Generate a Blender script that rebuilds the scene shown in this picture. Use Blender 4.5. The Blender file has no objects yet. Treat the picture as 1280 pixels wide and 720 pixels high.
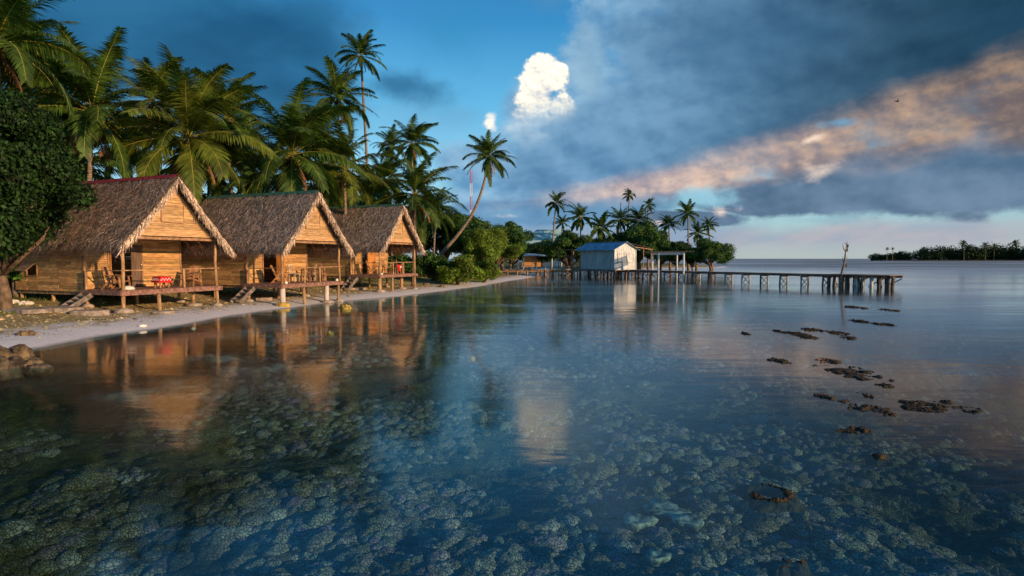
import bpy, bmesh, math, random
import numpy as np
from mathutils import Vector, Matrix
R=math.radians
rnd=random.Random(7)
sc=bpy.context.scene
col=sc.collection
F=711.0; HC=2.6; PT=math.atan(37/711.0)

# ------------------------------------------------------------------ projection helpers (to read real positions off the photo)
def ray(px,py):
    cx=(px-640)/F; cy=(360-py)/F
    return (cx, math.cos(PT)+cy*math.sin(PT), -math.sin(PT)+cy*math.cos(PT))
def P(px,py,Y):
    r=ray(px,py); t=Y/r[1]; return Vector((r[0]*t,Y,HC+r[2]*t))
def G(px,py,z=0.0):
    r=ray(px,py); t=(z-HC)/r[2]; return Vector((r[0]*t,r[1]*t,z))

# ------------------------------------------------------------------ object helpers
def tag(o,label=None,cat=None,group=None,kind=None):
    if label: o['label']=label
    if cat: o['category']=cat
    if group: o['group']=group
    if kind: o['kind']=kind
    return o
def empty(name,loc=(0,0,0),rz=0):
    o=bpy.data.objects.new(name,None); col.objects.link(o); o.location=loc; o.rotation_euler=(0,0,rz); o.empty_display_size=.2
    return o
def np_mesh(name,V,Fq,mat,smooth=False):
    """V (n,3), Fq (m,k) constant k"""
    V=np.asarray(V,dtype=np.float32); Fq=np.asarray(Fq,dtype=np.int32)
    me=bpy.data.meshes.new(name)
    me.vertices.add(len(V)); me.vertices.foreach_set('co',V.ravel())
    m,k=Fq.shape
    me.loops.add(m*k); me.loops.foreach_set('vertex_index',Fq.ravel())
    me.polygons.add(m); me.polygons.foreach_set('loop_start',np.arange(0,m*k,k,dtype=np.int32))
    me.polygons.foreach_set('loop_total',np.full(m,k,dtype=np.int32))
    if smooth: me.polygons.foreach_set('use_smooth',np.ones(m,dtype=bool))
    me.update(calc_edges=True); me.validate()
    if mat: me.materials.append(mat)
    return me
def link(name,me,parent=None):
    o=bpy.data.objects.new(name,me); col.objects.link(o)
    if parent: o.parent=parent
    return o
class MB:
    def __init__(s): s.v=[]; s.f=[]; s.sm=[]
    def add(s,vs,fs,sm=False):
        b=len(s.v); s.v+= [tuple(v) for v in vs]; s.f+=[tuple(i+b for i in f) for f in fs]; s.sm+=[sm]*len(fs); return s
    def box(s,c,d,rot=None,jit=0):
        """centre, full dims, rot = Matrix 3x3 or euler tuple"""
        if rot is None: M=Matrix.Identity(3)
        elif isinstance(rot,(tuple,list)):
            from mathutils import Euler
            M=Euler(rot).to_matrix()
        else: M=rot
        c=Vector(c); vs=[]
        for x in(-.5,.5):
            for y in(-.5,.5):
                for z in(-.5,.5):
                    p=Vector((x*d[0]+rnd.uniform(-jit,jit),y*d[1]+rnd.uniform(-jit,jit),z*d[2]+rnd.uniform(-jit,jit)))
                    vs.append(c+M@p)
        return s.add(vs,[(0,1,3,2),(4,6,7,5),(0,4,5,1),(2,3,7,6),(0,2,6,4),(1,5,7,3)])
    def bar(s,a,b,w,h=None,up=(0,0,1)):
        a=Vector(a);b=Vector(b);h=h or w
        d=b-a;L=d.length;d.normalize()
        u=Vector(up); 
        if abs(d.dot(u))>.98: u=Vector((1,0,0))
        r=d.cross(u).normalized(); u=r.cross(d)
        M=Matrix((d,r,u)).transposed()
        return s.box((a+b)/2,(L,w,h),M)
    def tube(s,pts,rad,seg=8,cap=True,sm=True):
        pts=[Vector(p) for p in pts]; n=len(pts)
        if not isinstance(rad,(list,tuple)): rad=[rad]*n
        vs=[];fs=[]
        ref=Vector((0.13,1,0.07)).normalized()
        for i,p in enumerate(pts):
            t=(pts[min(i+1,n-1)]-pts[max(i-1,0)]).normalized()
            a=t.cross(ref)
            if a.length<.1: a=t.cross(Vector((1,0,0)))
            a.normalize(); b=t.cross(a)
            for k in range(seg):
                th=2*math.pi*k/seg
                vs.append(p+(a*math.cos(th)+b*math.sin(th))*rad[i])
        for i in range(n-1):
            for k in range(seg):
                k2=(k+1)%seg
                fs.append((i*seg+k,i*seg+k2,(i+1)*seg+k2,(i+1)*seg+k))
        s.add(vs,fs,sm)
        if cap:
            b=len(s.v)-n*seg
            s.f.append(tuple(b+k for k in range(seg))[::-1]); s.sm.append(False)
            s.f.append(tuple(b+(n-1)*seg+k for k in range(seg))); s.sm.append(False)
        return s
    def blob(s,c,r,seg=8,rings=5,noise=.2,flat=1.0,zmin=-1.0):
        """lumpy stone; r can be tuple"""
        if not isinstance(r,(tuple,list)): r=(r,r,r*flat)
        c=Vector(c); vs=[];fs=[]
        for i in range(rings+1):
            ph=math.pi*i/rings
            for k in range(seg):
                th=2*math.pi*k/seg
                q=1+rnd.uniform(-noise,noise)
                z=max(math.cos(ph),zmin)
                vs.append(c+Vector((math.sin(ph)*math.cos(th)*r[0]*q,math.sin(ph)*math.sin(th)*r[1]*q,z*r[2]*(q if 0<i<rings else 1))))
        for i in range(rings):
            for k in range(seg):
                k2=(k+1)%seg
                fs.append((i*seg+k,(i+1)*seg+k,(i+1)*seg+k2,i*seg+k2))
        return s.add(vs,fs,True)
    def build(s,name,mat,parent=None,bevel=0):
        me=bpy.data.meshes.new(name); me.from_pydata(s.v,[],s.f); 
        me.polygons.foreach_set('use_smooth',s.sm); me.update(); me.validate()
        if mat: me.materials.append(mat)
        o=link(name,me,parent)
        if bevel:
            m=o.modifiers.new('bev','BEVEL'); m.width=bevel; m.segments=1
        return o
def copy_tree(o,parent=None):
    c=o.copy(); col.objects.link(c); c.parent=parent
    for ch in list(o.children): copy_tree(ch,c)
    return c

# ------------------------------------------------------------------ node expression helper
class NT:
    def __init__(s,tree): s.t=tree; s.n=tree.nodes; s.l=tree.links
    def node(s,typ,**kw):
        n=s.n.new(typ)
        for k,v in kw.items():
            if k=='inp':
                for a,b in v.items(): s.set(n.inputs[a],b)
            else: setattr(n,k,v)
        return n
    def set(s,sock,v):
        if isinstance(v,E): v=v.s
        if hasattr(v,'is_linked') or isinstance(v,bpy.types.NodeSocket): s.l.new(v,sock)
        else:
            try: sock.default_value=v
            except Exception: sock.default_value=tuple(v)+(1,)
    def m(s,op,a,b=0,c=None,clamp=False):
        n=s.n.new('ShaderNodeMath'); n.operation=op; n.use_clamp=clamp
        s.set(n.inputs[0],a); s.set(n.inputs[1],b)
        if c is not None: s.set(n.inputs[2],c)
        return E(s,n.outputs[0])
    def mix(s,f,a,b,blend='MIX'):
        n=s.n.new('ShaderNodeMix'); n.data_type='RGBA'; n.blend_type=blend; n.clamp_factor=True
        s.set(n.inputs[0],f); s.set(n.inputs[6],c4(a)); s.set(n.inputs[7],c4(b))
        return n.outputs[2]
    def sstep(s,x,a,b):
        n=s.n.new('ShaderNodeMapRange'); n.interpolation_type='SMOOTHSTEP'
        s.set(n.inputs[0],x); n.inputs[1].default_value=a; n.inputs[2].default_value=b
        return E(s,n.outputs[0])
    def noise(s,vec,scale,detail=4,rough=.5,dist=0,out=0,dim='3D'):
        n=s.n.new('ShaderNodeTexNoise'); n.noise_dimensions=dim
        if vec is not None: s.set(n.inputs['Vector'],vec)
        n.inputs['Scale'].default_value=scale; n.inputs['Detail'].default_value=detail
        n.inputs['Roughness'].default_value=rough; n.inputs['Distortion'].default_value=dist
        return E(s,n.outputs[out]) if out==0 else n.outputs[out]
    def xyz(s,x,y,z=0):
        n=s.n.new('ShaderNodeCombineXYZ'); s.set(n.inputs[0],x); s.set(n.inputs[1],y); s.set(n.inputs[2],z); return n.outputs[0]
    def vscale(s,vec,sc_):
        n=s.n.new('ShaderNodeMapping'); s.set(n.inputs[0],vec); n.inputs['Scale'].default_value=sc_; return n.outputs[0]
    def ramp(s,f,stops):
        n=s.n.new('ShaderNodeValToRGB'); cr=n.color_ramp
        while len(cr.elements)<len(stops): cr.elements.new(.5)
        for e,(p,c) in zip(cr.elements,stops): e.position=p; e.color=c4(c)
        s.set(n.inputs[0],f); return n.outputs[0]
def c4(c):
    if isinstance(c,(tuple,list)) and len(c)==3: return (*c,1)
    return c
class E:
    def __init__(s,nt,sock): s.nt=nt; s.s=sock
    def __add__(s,o): return s.nt.m('ADD',s,o)
    __radd__=__add__
    def __sub__(s,o): return s.nt.m('SUBTRACT',s,o)
    def __rsub__(s,o): return s.nt.m('SUBTRACT',o,s)
    def __mul__(s,o): return s.nt.m('MULTIPLY',s,o)
    __rmul__=__mul__
    def __truediv__(s,o): return s.nt.m('DIVIDE',s,o)
def s2l(r,g,b):
    f=lambda c:(c/255/12.92) if c/255<=.04045 else ((c/255+.055)/1.055)**2.4
    return (f(r),f(g),f(b))

def mat(name,color=(.5,.5,.5),rough=.8,var=0.25,scale=6,stretch=(1,1,1),bump=.3,bscale=None,color2=None,island=0.0,trans=0.0,metal=0,spec=.3,coord='Object'):
    m=bpy.data.materials.new(name); m.use_nodes=True; t=NT(m.node_tree)
    bs=m.node_tree.nodes['Principled BSDF']; out=m.node_tree.nodes['Material Output']
    tc=t.node('ShaderNodeTexCoord'); v=t.vscale(tc.outputs[coord],stretch)
    n=t.noise(v,scale,6,.6)
    c2=color2 or tuple(c*(1-var*1.6) for c in color)
    c1=color if color2 else tuple(min(1,c*(1+var)) for c in color)
    f=t.sstep(n,.32,.68)
    c=t.mix(f,c2,c1)
    if island:
        g=t.node('ShaderNodeNewGeometry'); r=E(t,g.outputs['Random Per Island'])
        hs=t.node('ShaderNodeHueSaturation'); t.set(hs.inputs['Color'],c)
        t.set(hs.inputs['Value'],r*(2*island)+(1-island))
        r2=t.m('FRACT',r*17.3); t.set(hs.inputs['Hue'],r2*(.05*island)+(.5-.025*island))
        c=hs.outputs[0]
    t.set(bs.inputs['Base Color'],c)
    bs.inputs['Roughness'].default_value=rough; bs.inputs['Metallic'].default_value=metal
    bs.inputs['Specular IOR Level'].default_value=spec
    if bump:
        b=t.node('ShaderNodeBump'); b.inputs['Strength'].default_value=bump; b.inputs['Distance'].default_value=.02
        nb=t.noise(v,(bscale or scale*4),5,.65); t.set(b.inputs['Height'],nb); t.l.new(b.outputs[0],bs.inputs['Normal'])
    if trans:
        tr=t.node('ShaderNodeBsdfTranslucent'); t.set(tr.inputs[0],t.mix(1.0,c,(1,1.15,.4),'MULTIPLY'))
        mx=t.node('ShaderNodeMixShader'); mx.inputs[0].default_value=trans
        t.l.new(bs.outputs[0],mx.inputs[1]); t.l.new(tr.outputs[0],mx.inputs[2]); t.l.new(mx.outputs[0],out.inputs[0])
    return m
M={}
M['thatch']=mat('thatch',(.60,.45,.325),.9,.35,9,(1,1,1),.3,island=.75)
M['thatch_base']=mat('thatch_base',(.10,.075,.06),.95,.3,14,(1,1,1),.6)
M['board']=mat('woven_boards',(.50,.275,.10),.75,.22,3,(1,1,6),.35,40,island=.34)
M['board_pale']=mat('pale_boards',(.54,.33,.15),.75,.2,3,(1,1,6),.35,40,island=.25)
M['board_dark']=mat('weathered_boards',(.20,.125,.07),.8,.3,3,(1,1,6),.35,40,island=.35)
M['timber']=mat('timber',(.34,.19,.095),.8,.3,5,(1,1,1),.4,30)
M['pole']=mat('round_pole',(.42,.25,.12),.8,.3,4,(2,2,.6),.5,30)
M['pale_post']=mat('white_post',(.62,.52,.43),.8,.15,6,(1,1,.4),.3,30)
M['deck']=mat('deck_boards',(.24,.13,.09),.8,.3,6,(1,1,1),.4,30,island=.3)
M['door']=mat('varnished_door',(.55,.23,.05),.5,.2,3,(3,3,.5),.15,20,spec=.4)
M['door_grey']=mat('weathered_door',(.16,.10,.065),.7,.2,3,(3,3,.5),.15,20)
M['red_metal']=mat('red_metal',(.22,.025,.03),.5,.3,8,(1,1,1),.1)
M['green_metal']=mat('green_metal',(.04,.12,.085),.5,.3,8,(1,1,1),.1)
M['red_cloth']=mat('red_cloth',(.62,.015,.02),.9,.1,8,(1,1,1),.1)
M['white_cloth']=mat('white_pattern',(.8,.72,.7),.9,.1,8,(1,1,1),.1)
M['furn']=mat('chair_wood',(.38,.19,.08),.7,.25,6,(1,1,1),.2,island=.2)
M['furn_pale']=mat('pale_chair_wood',(.5,.38,.26),.7,.2,6,(1,1,1),.2,island=.2)
M['concrete']=mat('concrete',(.34,.27,.21),.9,.3,5,(1,1,1),.6,25)
M['rock']=mat('coral_rock',(.15,.105,.055),.9,.4,5,(1,1,1),1,16)
M['rock_dark']=mat('dark_rock',(.10,.075,.05),.9,.5,5,(1,1,1),1,16)
M['rock_yellow']=mat('yellow_coral_rock',(.48,.32,.07),.9,.45,7,(1,1,1),1,18)
M['shell']=mat('white_shell',(.75,.68,.58),.5,.1,10)
M['bark']=mat('palm_bark',(.24,.18,.125),.9,.35,3,(1,1,5),.8,12)
M['bark_tree']=mat('tree_bark',(.16,.105,.065),.9,.35,4,(1,1,1),.8,12)
M['palm']=mat('palm_leaf',(.070,.130,.020),.5,.35,1.3,(1,1,1),0,island=.4,trans=.4,spec=.35)
M['palm_yellow']=mat('palm_leaf_yellowish',(.125,.165,.022),.5,.35,1.3,(1,1,1),0,island=.4,trans=.4,spec=.35)
M['rachis']=mat('frond_stalk',(.30,.27,.05),.5,.2,3)
M['dead']=mat('dead_frond',(.19,.10,.045),.9,.3,3,island=.4)
M['coconut']=mat('coconut',(.30,.22,.04),.5,.4,3)
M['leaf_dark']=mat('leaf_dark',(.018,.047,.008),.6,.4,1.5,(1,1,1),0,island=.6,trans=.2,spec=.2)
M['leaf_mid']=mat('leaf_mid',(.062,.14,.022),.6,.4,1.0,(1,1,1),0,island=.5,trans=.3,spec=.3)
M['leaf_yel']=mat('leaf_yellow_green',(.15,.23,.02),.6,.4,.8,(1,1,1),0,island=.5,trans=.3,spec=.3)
M['grass']=mat('grass_blade',(.12,.15,.025),.7,.3,2,island=.5,trans=.2)
M['pier_wood']=mat('pier_wood',(.20,.165,.14),.85,.35,4,(1,1,1),.5,20,island=.35)
M['pier_warm']=mat('jetty_wood',(.34,.22,.12),.85,.35,4,(1,1,1),.5,20,island=.35)
M['pile']=mat('wet_pile',(.11,.09,.075),.8,.4,4,(1,1,.5),.6,20)
M['pile_blue']=mat('painted_pile',(.42,.45,.44),.8,.3,4,(1,1,.5),.4,20)
M['white_paint']=mat('weathered_white_paint',(.62,.64,.62),.8,.22,2.2,(2,2,.5),.2,20)
M['paint_panel']=mat('painted_sheet',(.44,.58,.62),.6,.2,1.8,(3,3,.35),.15,20,island=.12,color2=(.27,.34,.36))
M['paint_grey']=mat('grey_shutter',(.33,.30,.27),.7,.3,2,(3,3,.5),.2,20)
M['blue_roof']=mat('blue_sheet_roof',(.21,.36,.50),.45,.22,1.5,(1,1,1),.05,metal=.0,spec=.5)
M['teal_roof']=mat('teal_sheet_roof',(.38,.58,.54),.5,.12,.4,(1,1,1),.02)
M['rust']=mat('rusty_sheet',(.13,.08,.06),.8,.4,4)
M['black']=mat('black_feather',(.02,.02,.02),.8,.1,4)
M['mast_red']=mat('mast_red',(.5,.06,.05),.6,.1,1); M['mast_white']=mat('mast_white',(.75,.75,.75),.6,.05,1)
M['coralweed']=mat('brown_seaweed',(.075,.048,.02),.75,.5,9,(1,1,1),1,30,color2=(.018,.014,.01))
M['table_coral']=mat('pale_plate_coral',(.25,.27,.235),.9,.6,9,(1,1,1),.8,30)
M['pink_coral']=mat('pinkish_weed',(.22,.12,.08),.8,.4,6,island=.4)

# ------------------------------------------------------------------ sky
SUN_AZ=Vector((.84,-.54)); SUN_EL=R(13)
def build_world():
    w=bpy.data.worlds.new('World'); sc.world=w; w.use_nodes=True
    nt=w.node_tree; t=NT(nt); bg=nt.nodes['Background']; S=0.1
    bg.inputs['Strength'].default_value=S
    sky=t.node('ShaderNodeTexSky'); sky.sky_type='NISHITA'; sky.sun_disc=False
    sky.sun_elevation=SUN_EL
    sky.sun_rotation=math.atan2(SUN_AZ.x,SUN_AZ.y)
    sky.air_density=1.0; sky.dust_density=.4; sky.ozone_density=2.0
    tc=t.node('ShaderNodeTexCoord'); sp=t.node('ShaderNodeSeparateXYZ'); t.l.new(tc.outputs['Generated'],sp.inputs[0])
    x,y,z=[E(t,sp.outputs[i]) for i in range(3)]
    hyp=t.m('SQRT',x*x+y*y)
    az=t.m('ARCTAN2',x,y); el=t.m('ARCTAN2',t.m('ABSOLUTE',z),hyp)
    k=1/S
    def col_(r,g,b,gain=1.0): return tuple(c*k*gain for c in s2l(r,g,b))
    # base gradient, opposite-the-sun blue, with the physical sky mixed in
    grad=t.ramp(el*1.6,[(0,col_(165,180,185)),(.10,col_(150,192,204)),(.24,col_(135,202,232)),(.42,col_(84,178,224)),(.62,col_(28,134,194)),(1,col_(14,84,138))])
    base=t.mix(.25,grad,sky.outputs[0])
    # domain
    ne=lambda sx,sy,sc_,d,r_,o=(0,0): t.noise(t.xyz((az+o[0])*sx,(el+o[1])*sy,0.37),sc_,d,r_,.0)
    wn=t.noise(t.xyz(az,el*1.8,1.3),2.6,3,.5,0,1)
    ws=t.node('ShaderNodeSeparateXYZ'); t.l.new(wn,ws.inputs[0])
    wa=(E(t,ws.outputs[0])-.5); wb=(E(t,ws.outputs[1])-.5)
    n1=(ne(1,1.5,7,8,.54)-.5)*2.8
    n1l=(ne(1,1.5,7,8,.54,(.014,.014))-.5)*2.8
    n2=(ne(1,1.35,20,8,.55)-.5)*2.6
    n2l=(ne(1,1.35,20,8,.55,(.006,.006))-.5)*2.6
    nlow=ne(1,2.3,3.0,5,.5); nL=(nlow-.5)*2.6
    nw=(t.noise(t.xyz(az*1.0,el*3.6+az*-.6,2.2),5,8,.62)-.5)*2.6      # streaky, tilted with the belt
    lit=(n1-n1l)*.75+.5+(n2-n2l)*.12
    litf=(n2-n2l)*.7+(n1-n1l)*.9+.5
    def toae(px,py):
        r=ray(px,py); return math.atan2(r[0],r[1]), math.atan2(r[2],math.hypot(r[0],r[1]))
    def ell(px,py,a,b,rot=0,k1=.3,k2=.15,kl=.15,kw=0,warp=.06):
        c=toae(px,py); cr,sr=math.cos(R(rot)),math.sin(R(rot)); e=3.0
        ux=toae(px+e*cr,py-e*sr); vx=toae(px-e*sr,py-e*cr)
        J=np.array([[(ux[0]-c[0])/e*a,(vx[0]-c[0])/e*b],[(ux[1]-c[1])/e*a,(vx[1]-c[1])/e*b]]); I=np.linalg.inv(J)
        du=az+(wa*warp-c[0]); dv=el+(wb*warp*.7-c[1])
        q1=du*float(I[0,0])+dv*float(I[0,1]); q2=du*float(I[1,0])+dv*float(I[1,1])
        f=1.0-t.m('SQRT',q1*q1+q2*q2)
        if k1: f=f+n1*k1
        if k2: f=f+n2*k2
        if kl: f=f+nL*kl
        if kw: f=f+nw*kw
        return f
    def mx(*fs):
        r=fs[0]
        for f in fs[1:]: r=t.m('SMOOTH_MAX',r,f,.12)
        return r
    cur=base
    def layer(f,lo,hi,colr,op=1.0):
        nonlocal cur
        cur=t.mix(t.sstep(f,lo,hi)*op,cur,colr)
    big=t.sstep(nL+n1*.3,-.5,.5)
    layer(nL+n1*.4,.1,.8,t.mix(lit,col_(70,110,145),col_(120,150,175)),.3)
    # upper left dull blue sheet
    layer(mx(ell(130,40,340,140,-4,.25,.05,.2),ell(320,95,170,150,0,.25,.05,.15)),-.05,.5,t.mix(big,col_(18,66,102),col_(38,98,138)),.92)
    layer(ell(505,112,62,26,-12,.7,.25,.3),-.1,.9,col_(38,92,132),.8)
    layer(ell(560,40,90,60,0,.7,.2,.3),.1,1.1,col_(50,130,175),.5)
    # low horizon banks
    layer(ell(1000,298,420,20,1,.5,.3,.3,.4,.02),-.3,.9,t.mix(t.sstep(nw,-.6,.6),col_(128,146,170),col_(178,166,170)),.85)
    layer(ell(640,290,330,45,0,.35,.15,.3),-.1,.6,t.mix(big,col_(100,134,168),col_(140,158,180)),.85)
    # grey blue body round the white tower
    n3=(ne(1,1.25,42,7,.58)-.5)*2.6; n3l=(ne(1,1.25,42,7,.58,(.003,.0035))-.5)*2.6
    layer(mx(ell(650,225,120,72,15,.28,.12,.1),ell(668,150,46,66,-12,.2,.2,.05),ell(760,150,105,110,0,.3,.12,.1),ell(800,30,84,80,0,.45,.3,.1),ell(590,205,46,34,0,.3,.2,.05),ell(735,70,40,52,-25,.4,.45,.1))+n3*.10,-.02,.40,t.mix(t.sstep(lit,.15,.85),col_(84,134,174),col_(140,178,204)),.97)
    layer(ell(738,100,34,90,8,.4,.2,.1),.0,.7,col_(140,172,192),.6)
    # white cumulus, fading downward into the grey body
    cgrad=t.sstep(el+n2*.012+n1*.012,toae(684,165)[1],toae(684,108)[1])
    wm=t.sstep(mx(ell(675,86,21,23,0,.1,.3,0,0,.01),ell(694,96,18,22,0,.1,.3,0,0,.01),ell(672,118,28,36,10,.15,.4,0,0,.01),ell(702,140,22,36,12,.2,.5,0,0,.02),ell(672,160,44,26,0,.2,.5,0,0,.03))+n3*.30+n2*.1,.0,.36)
    shade=t.sstep((n3-n3l)*.45+(n2-n2l)*.5+(n1-n1l)*.4+.42+cgrad*.18,.1,.9)
    cur=t.mix(wm*(cgrad*.88+.10),cur,t.mix(shade,col_(176,184,198),col_(255,238,205,1.35)))
    layer(ell(614,154,12,14,-20,.15,.7,0,0,.015)+n3*.4,.0,.6,col_(255,240,222),.85)
    # huge dark mass rising to the right
    dark=mx(ell(960,120,340,90,13,.26,.06,.12,.1),ell(1180,10,340,115,12,.2,.05,.1,.1),ell(790,205,190,66,8,.28,.08,.12,.1),ell(1020,0,280,80,0,.25,.08,.12),ell(900,60,170,70,5,.2,.06,.05),ell(700,262,170,24,4,.3,.1,.1))
    dcol=t.mix(t.sstep(az,.12,.72),t.mix(t.sstep(lit+nL*.35,.0,1),col_(72,114,152),col_(112,154,186)),t.mix(t.sstep(lit*.5+nL*.4+.25,.0,1),col_(12,34,52),col_(34,68,92)))
    layer(dark+n3*.05+n2*.05,-.04,.30,dcol,.97)
    layer(ell(930,50,200,70,10,.5,.15,.3),.1,.9,col_(48,92,128),.5)
    # lower right grey blue bank
    low=mx(ell(1150,222,250,54,2,.3,.14,.1,.12),ell(960,246,120,28,0,.4,.2,.1,.1),ell(1290,180,130,84,0,.3,.1,.1),ell(850,272,90,13,0,.5,.2,.1))
    layer(low+n3*.10,-.02,.22,t.mix(t.sstep(lit+nL*.3,.0,1),col_(60,86,114),col_(104,126,152)),.95)
    # pink / tan lit belt
    belt=mx(ell(860,222,190,20,9,.25,.08,.1,.45),ell(1000,192,140,28,10,.3,.08,.1,.4),ell(1150,155,150,46,15,.3,.08,.1,.4),ell(1290,130,110,60,10,.3,.1,.1,.4))
    layer(belt,-.5,.6,t.mix(t.sstep(az,.2,.75),t.mix(t.sstep(lit+(n2-n2l)*.24+(n3-n3l)*.10,.15,.95),col_(140,134,146),col_(228,196,174)),t.mix(t.sstep(lit+(n2-n2l)*.24+(n3-n3l)*.10,.15,.95),col_(98,88,90),col_(182,148,116))),.93)
    # bright torn bits and the blue hole
    layer(ell(1045,157,40,13,5,.8,.7,0,.3),.2,1.0,col_(92,154,190),.85)
    layer(ell(1010,176,34,10,20,.7,.9,0,.4),.3,1.2,col_(236,212,190),.85)
    layer(ell(1030,216,60,18,20,.9,.6,0,.6),.2,1.5,col_(242,220,200),.9)
    layer(ell(1050,206,20,10,0,.8,.9,0,.3),.4,1.1,col_(118,170,196),.8)
    layer(ell(885,246,56,20,0,.7,.7,0,.3),.1,.9,col_(140,190,208),.85)
    layer(ell(900,262,34,13,0,.7,1.0,0,.3),.3,1.1,col_(248,224,206),.9)
    layer(ell(1010,275,120,10,-2,1.0,.8,0,.5),.3,1.2,col_(130,165,178),.6)
    layer(ell(825,276,18,8,0,.7,1.0,0,.3),.4,1.2,col_(236,214,204),.8)
    layer(ell(645,272,40,9,0,.8,1.1,0,.4),.5,1.4,col_(222,210,206),.8)
    layer(ell(1170,270,130,10,-2,.9,.7,0,.5),.2,1.1,col_(82,102,126),.7)
    t.l.new(cur if not isinstance(cur,E) else cur.s,bg.inputs['Color'])
    w.cycles.sampling_method='MANUAL'; w.cycles.sample_map_resolution=1024
build_world()
sd=bpy.data.lights.new('sun','SUN'); sd.energy=4.3; sd.angle=R(.6); sd.color=(1,.66,.38)
so=bpy.data.objects.new('sun',sd); col.objects.link(so)
dv=Vector((SUN_AZ.x*math.cos(SUN_EL),SUN_AZ.y*math.cos(SUN_EL),math.sin(SUN_EL)))
so.rotation_euler=dv.to_track_quat('Z','Y').to_euler()
cd=bpy.data.cameras.new('camera'); cam=bpy.data.objects.new('camera',cd); col.objects.link(cam)
cd.sensor_width=36; cd.lens=36*F/1280; cd.clip_end=9000; cam.location=(0,0,HC); cam.rotation_euler=(math.pi/2-PT,0,0)
sc.camera=cam
sc.view_settings.view_transform='Standard'; sc.view_settings.look='None'; sc.view_settings.gamma=1; sc.view_settings.exposure=.3

# ------------------------------------------------------------------ terrain
shore_px=[(0,441),(60,434),(130,420),(200,411),(272,398),(330,389),(400,380),(450,375),(500,370.5),(540,366),(600,358),(640,351),(662,347.6)]
land=[(-400,-60),(-60,-12),(-30,6),(-21,13)]+[tuple(G(a,b)[:2]) for a,b in shore_px]
land+=[(4.6,86),(2.5,98),(0,112),(2,126),(8,140)]
land+=[tuple(G(a,b)[:2]) for a,b in [(725,337.4),(800,336.6),(860,335.8),(900,335.2),(912,334.0)]]
land+=[(72,215),(64,260),(20,340),(-200,420),(-700,300)]
LAND=np.array(land)
def land_sd(X,Y):
    X=np.asarray(X,float);Y=np.asarray(Y,float)
    d=np.full(X.shape,1e9); inside=np.zeros(X.shape,bool)
    n=len(LAND)
    for i in range(n):
        ax,ay=LAND[i]; bx,by=LAND[(i+1)%n]
        ex,ey=bx-ax,by-ay; L2=ex*ex+ey*ey
        tt=np.clip(((X-ax)*ex+(Y-ay)*ey)/L2,0,1)
        dd=np.hypot(X-ax-tt*ex,Y-ay-tt*ey); d=np.minimum(d,dd)
        c=((ay>Y)!=(by>Y))&(X<(bx-ax)*(Y-ay)/((by-ay) if abs(by-ay)>1e-9 else 1e-9)+ax)
        inside^=c
    return np.where(inside,d,-d)
_p=np.random.RandomState(3).rand(256,256)
def vnoise(X,Y,s):
    x=X*s+1000;y=Y*s+1000; xi=np.floor(x).astype(int); yi=np.floor(y).astype(int); fx=x-xi; fy=y-yi
    fx=fx*fx*(3-2*fx); fy=fy*fy*(3-2*fy)
    g=lambda a,b:_p[a&255,b&255]
    return (g(xi,yi)*(1-fx)+g(xi+1,yi)*fx)*(1-fy)+(g(xi,yi+1)*(1-fx)+g(xi+1,yi+1)*fx)*fy
def fbm(X,Y,s,o=4):
    a=.5;r=0;n=0
    for i in range(o): r=r+a*vnoise(X+i*13.7,Y-i*7.1,s); n+=a; s*=2.03; a*=.5
    return r/n
def sm(x,a,b):
    t=np.clip((x-a)/(b-a),0,1); return t*t*(3-2*t)
def height(X,Y,detail=True):
    X=np.asarray(X,float);Y=np.asarray(Y,float)
    d=land_sd(X,Y)+(fbm(X,Y,.35,3)-.5)*.6*sm(np.hypot(X,Y),10,30)
    dp=np.maximum(d,0); dn=np.maximum(-d,0)
    zl=.34*(1-np.exp(-dp/1.8))+.40*sm(dp,3,11)+ .25*sm(dp,20,60)
    zl=zl+(fbm(X,Y,1.3,3)-.5)*.07*sm(dp,.8,3)
    zs=-.40*(1-np.exp(-dn/3.0))-.30*sm(dn,3,14)-.8*sm(dn,60,300)
    if detail:
        c=fbm(X,Y,.5,3); zs=zs+(c-.55)*.55*sm(dn,2.5,7)*(1-sm(dn,60,120))
        zs=zs+(fbm(X,Y,3.1,3)-.5)*.16*sm(dn,2,6)
        zs=np.minimum(zs,-.07*sm(dn,.3,2))
    return np.where(d>0,zl,zs)
def hz(x,y): return float(height(np.array([x]),np.array([y]))[0])

def polar(rs,ths):
    rr,tt=np.meshgrid(rs,ths,indexing='ij')
    X=rr*np.sin(tt);Y=rr*np.cos(tt)
    n,m=rr.shape
    I=np.arange(n*m).reshape(n,m)
    q=np.stack([I[:-1,:-1],I[:-1,1:],I[1:,1:],I[1:,:-1]],-1).reshape(-1,4)
    return X.ravel(),Y.ravel(),q
rs=np.concatenate([[.5,2,3.2],np.geomspace(4.2,60,430),np.geomspace(61,260,90),np.geomspace(280,7000,30)])
ths=np.concatenate([np.linspace(-math.pi,-R(56),26)[:-1],np.linspace(-R(56),R(56),620),np.linspace(R(56),math.pi,26)[1:]])
X,Y,Q=polar(rs,ths); Z=height(X,Y)
V=np.stack([X,Y,Z],1)
landface=(Z[Q].max(1)>-.03)
def sub(V,Q):
    u,inv=np.unique(Q.ravel(),return_inverse=True); return V[u],inv.reshape(Q.shape)

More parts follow.
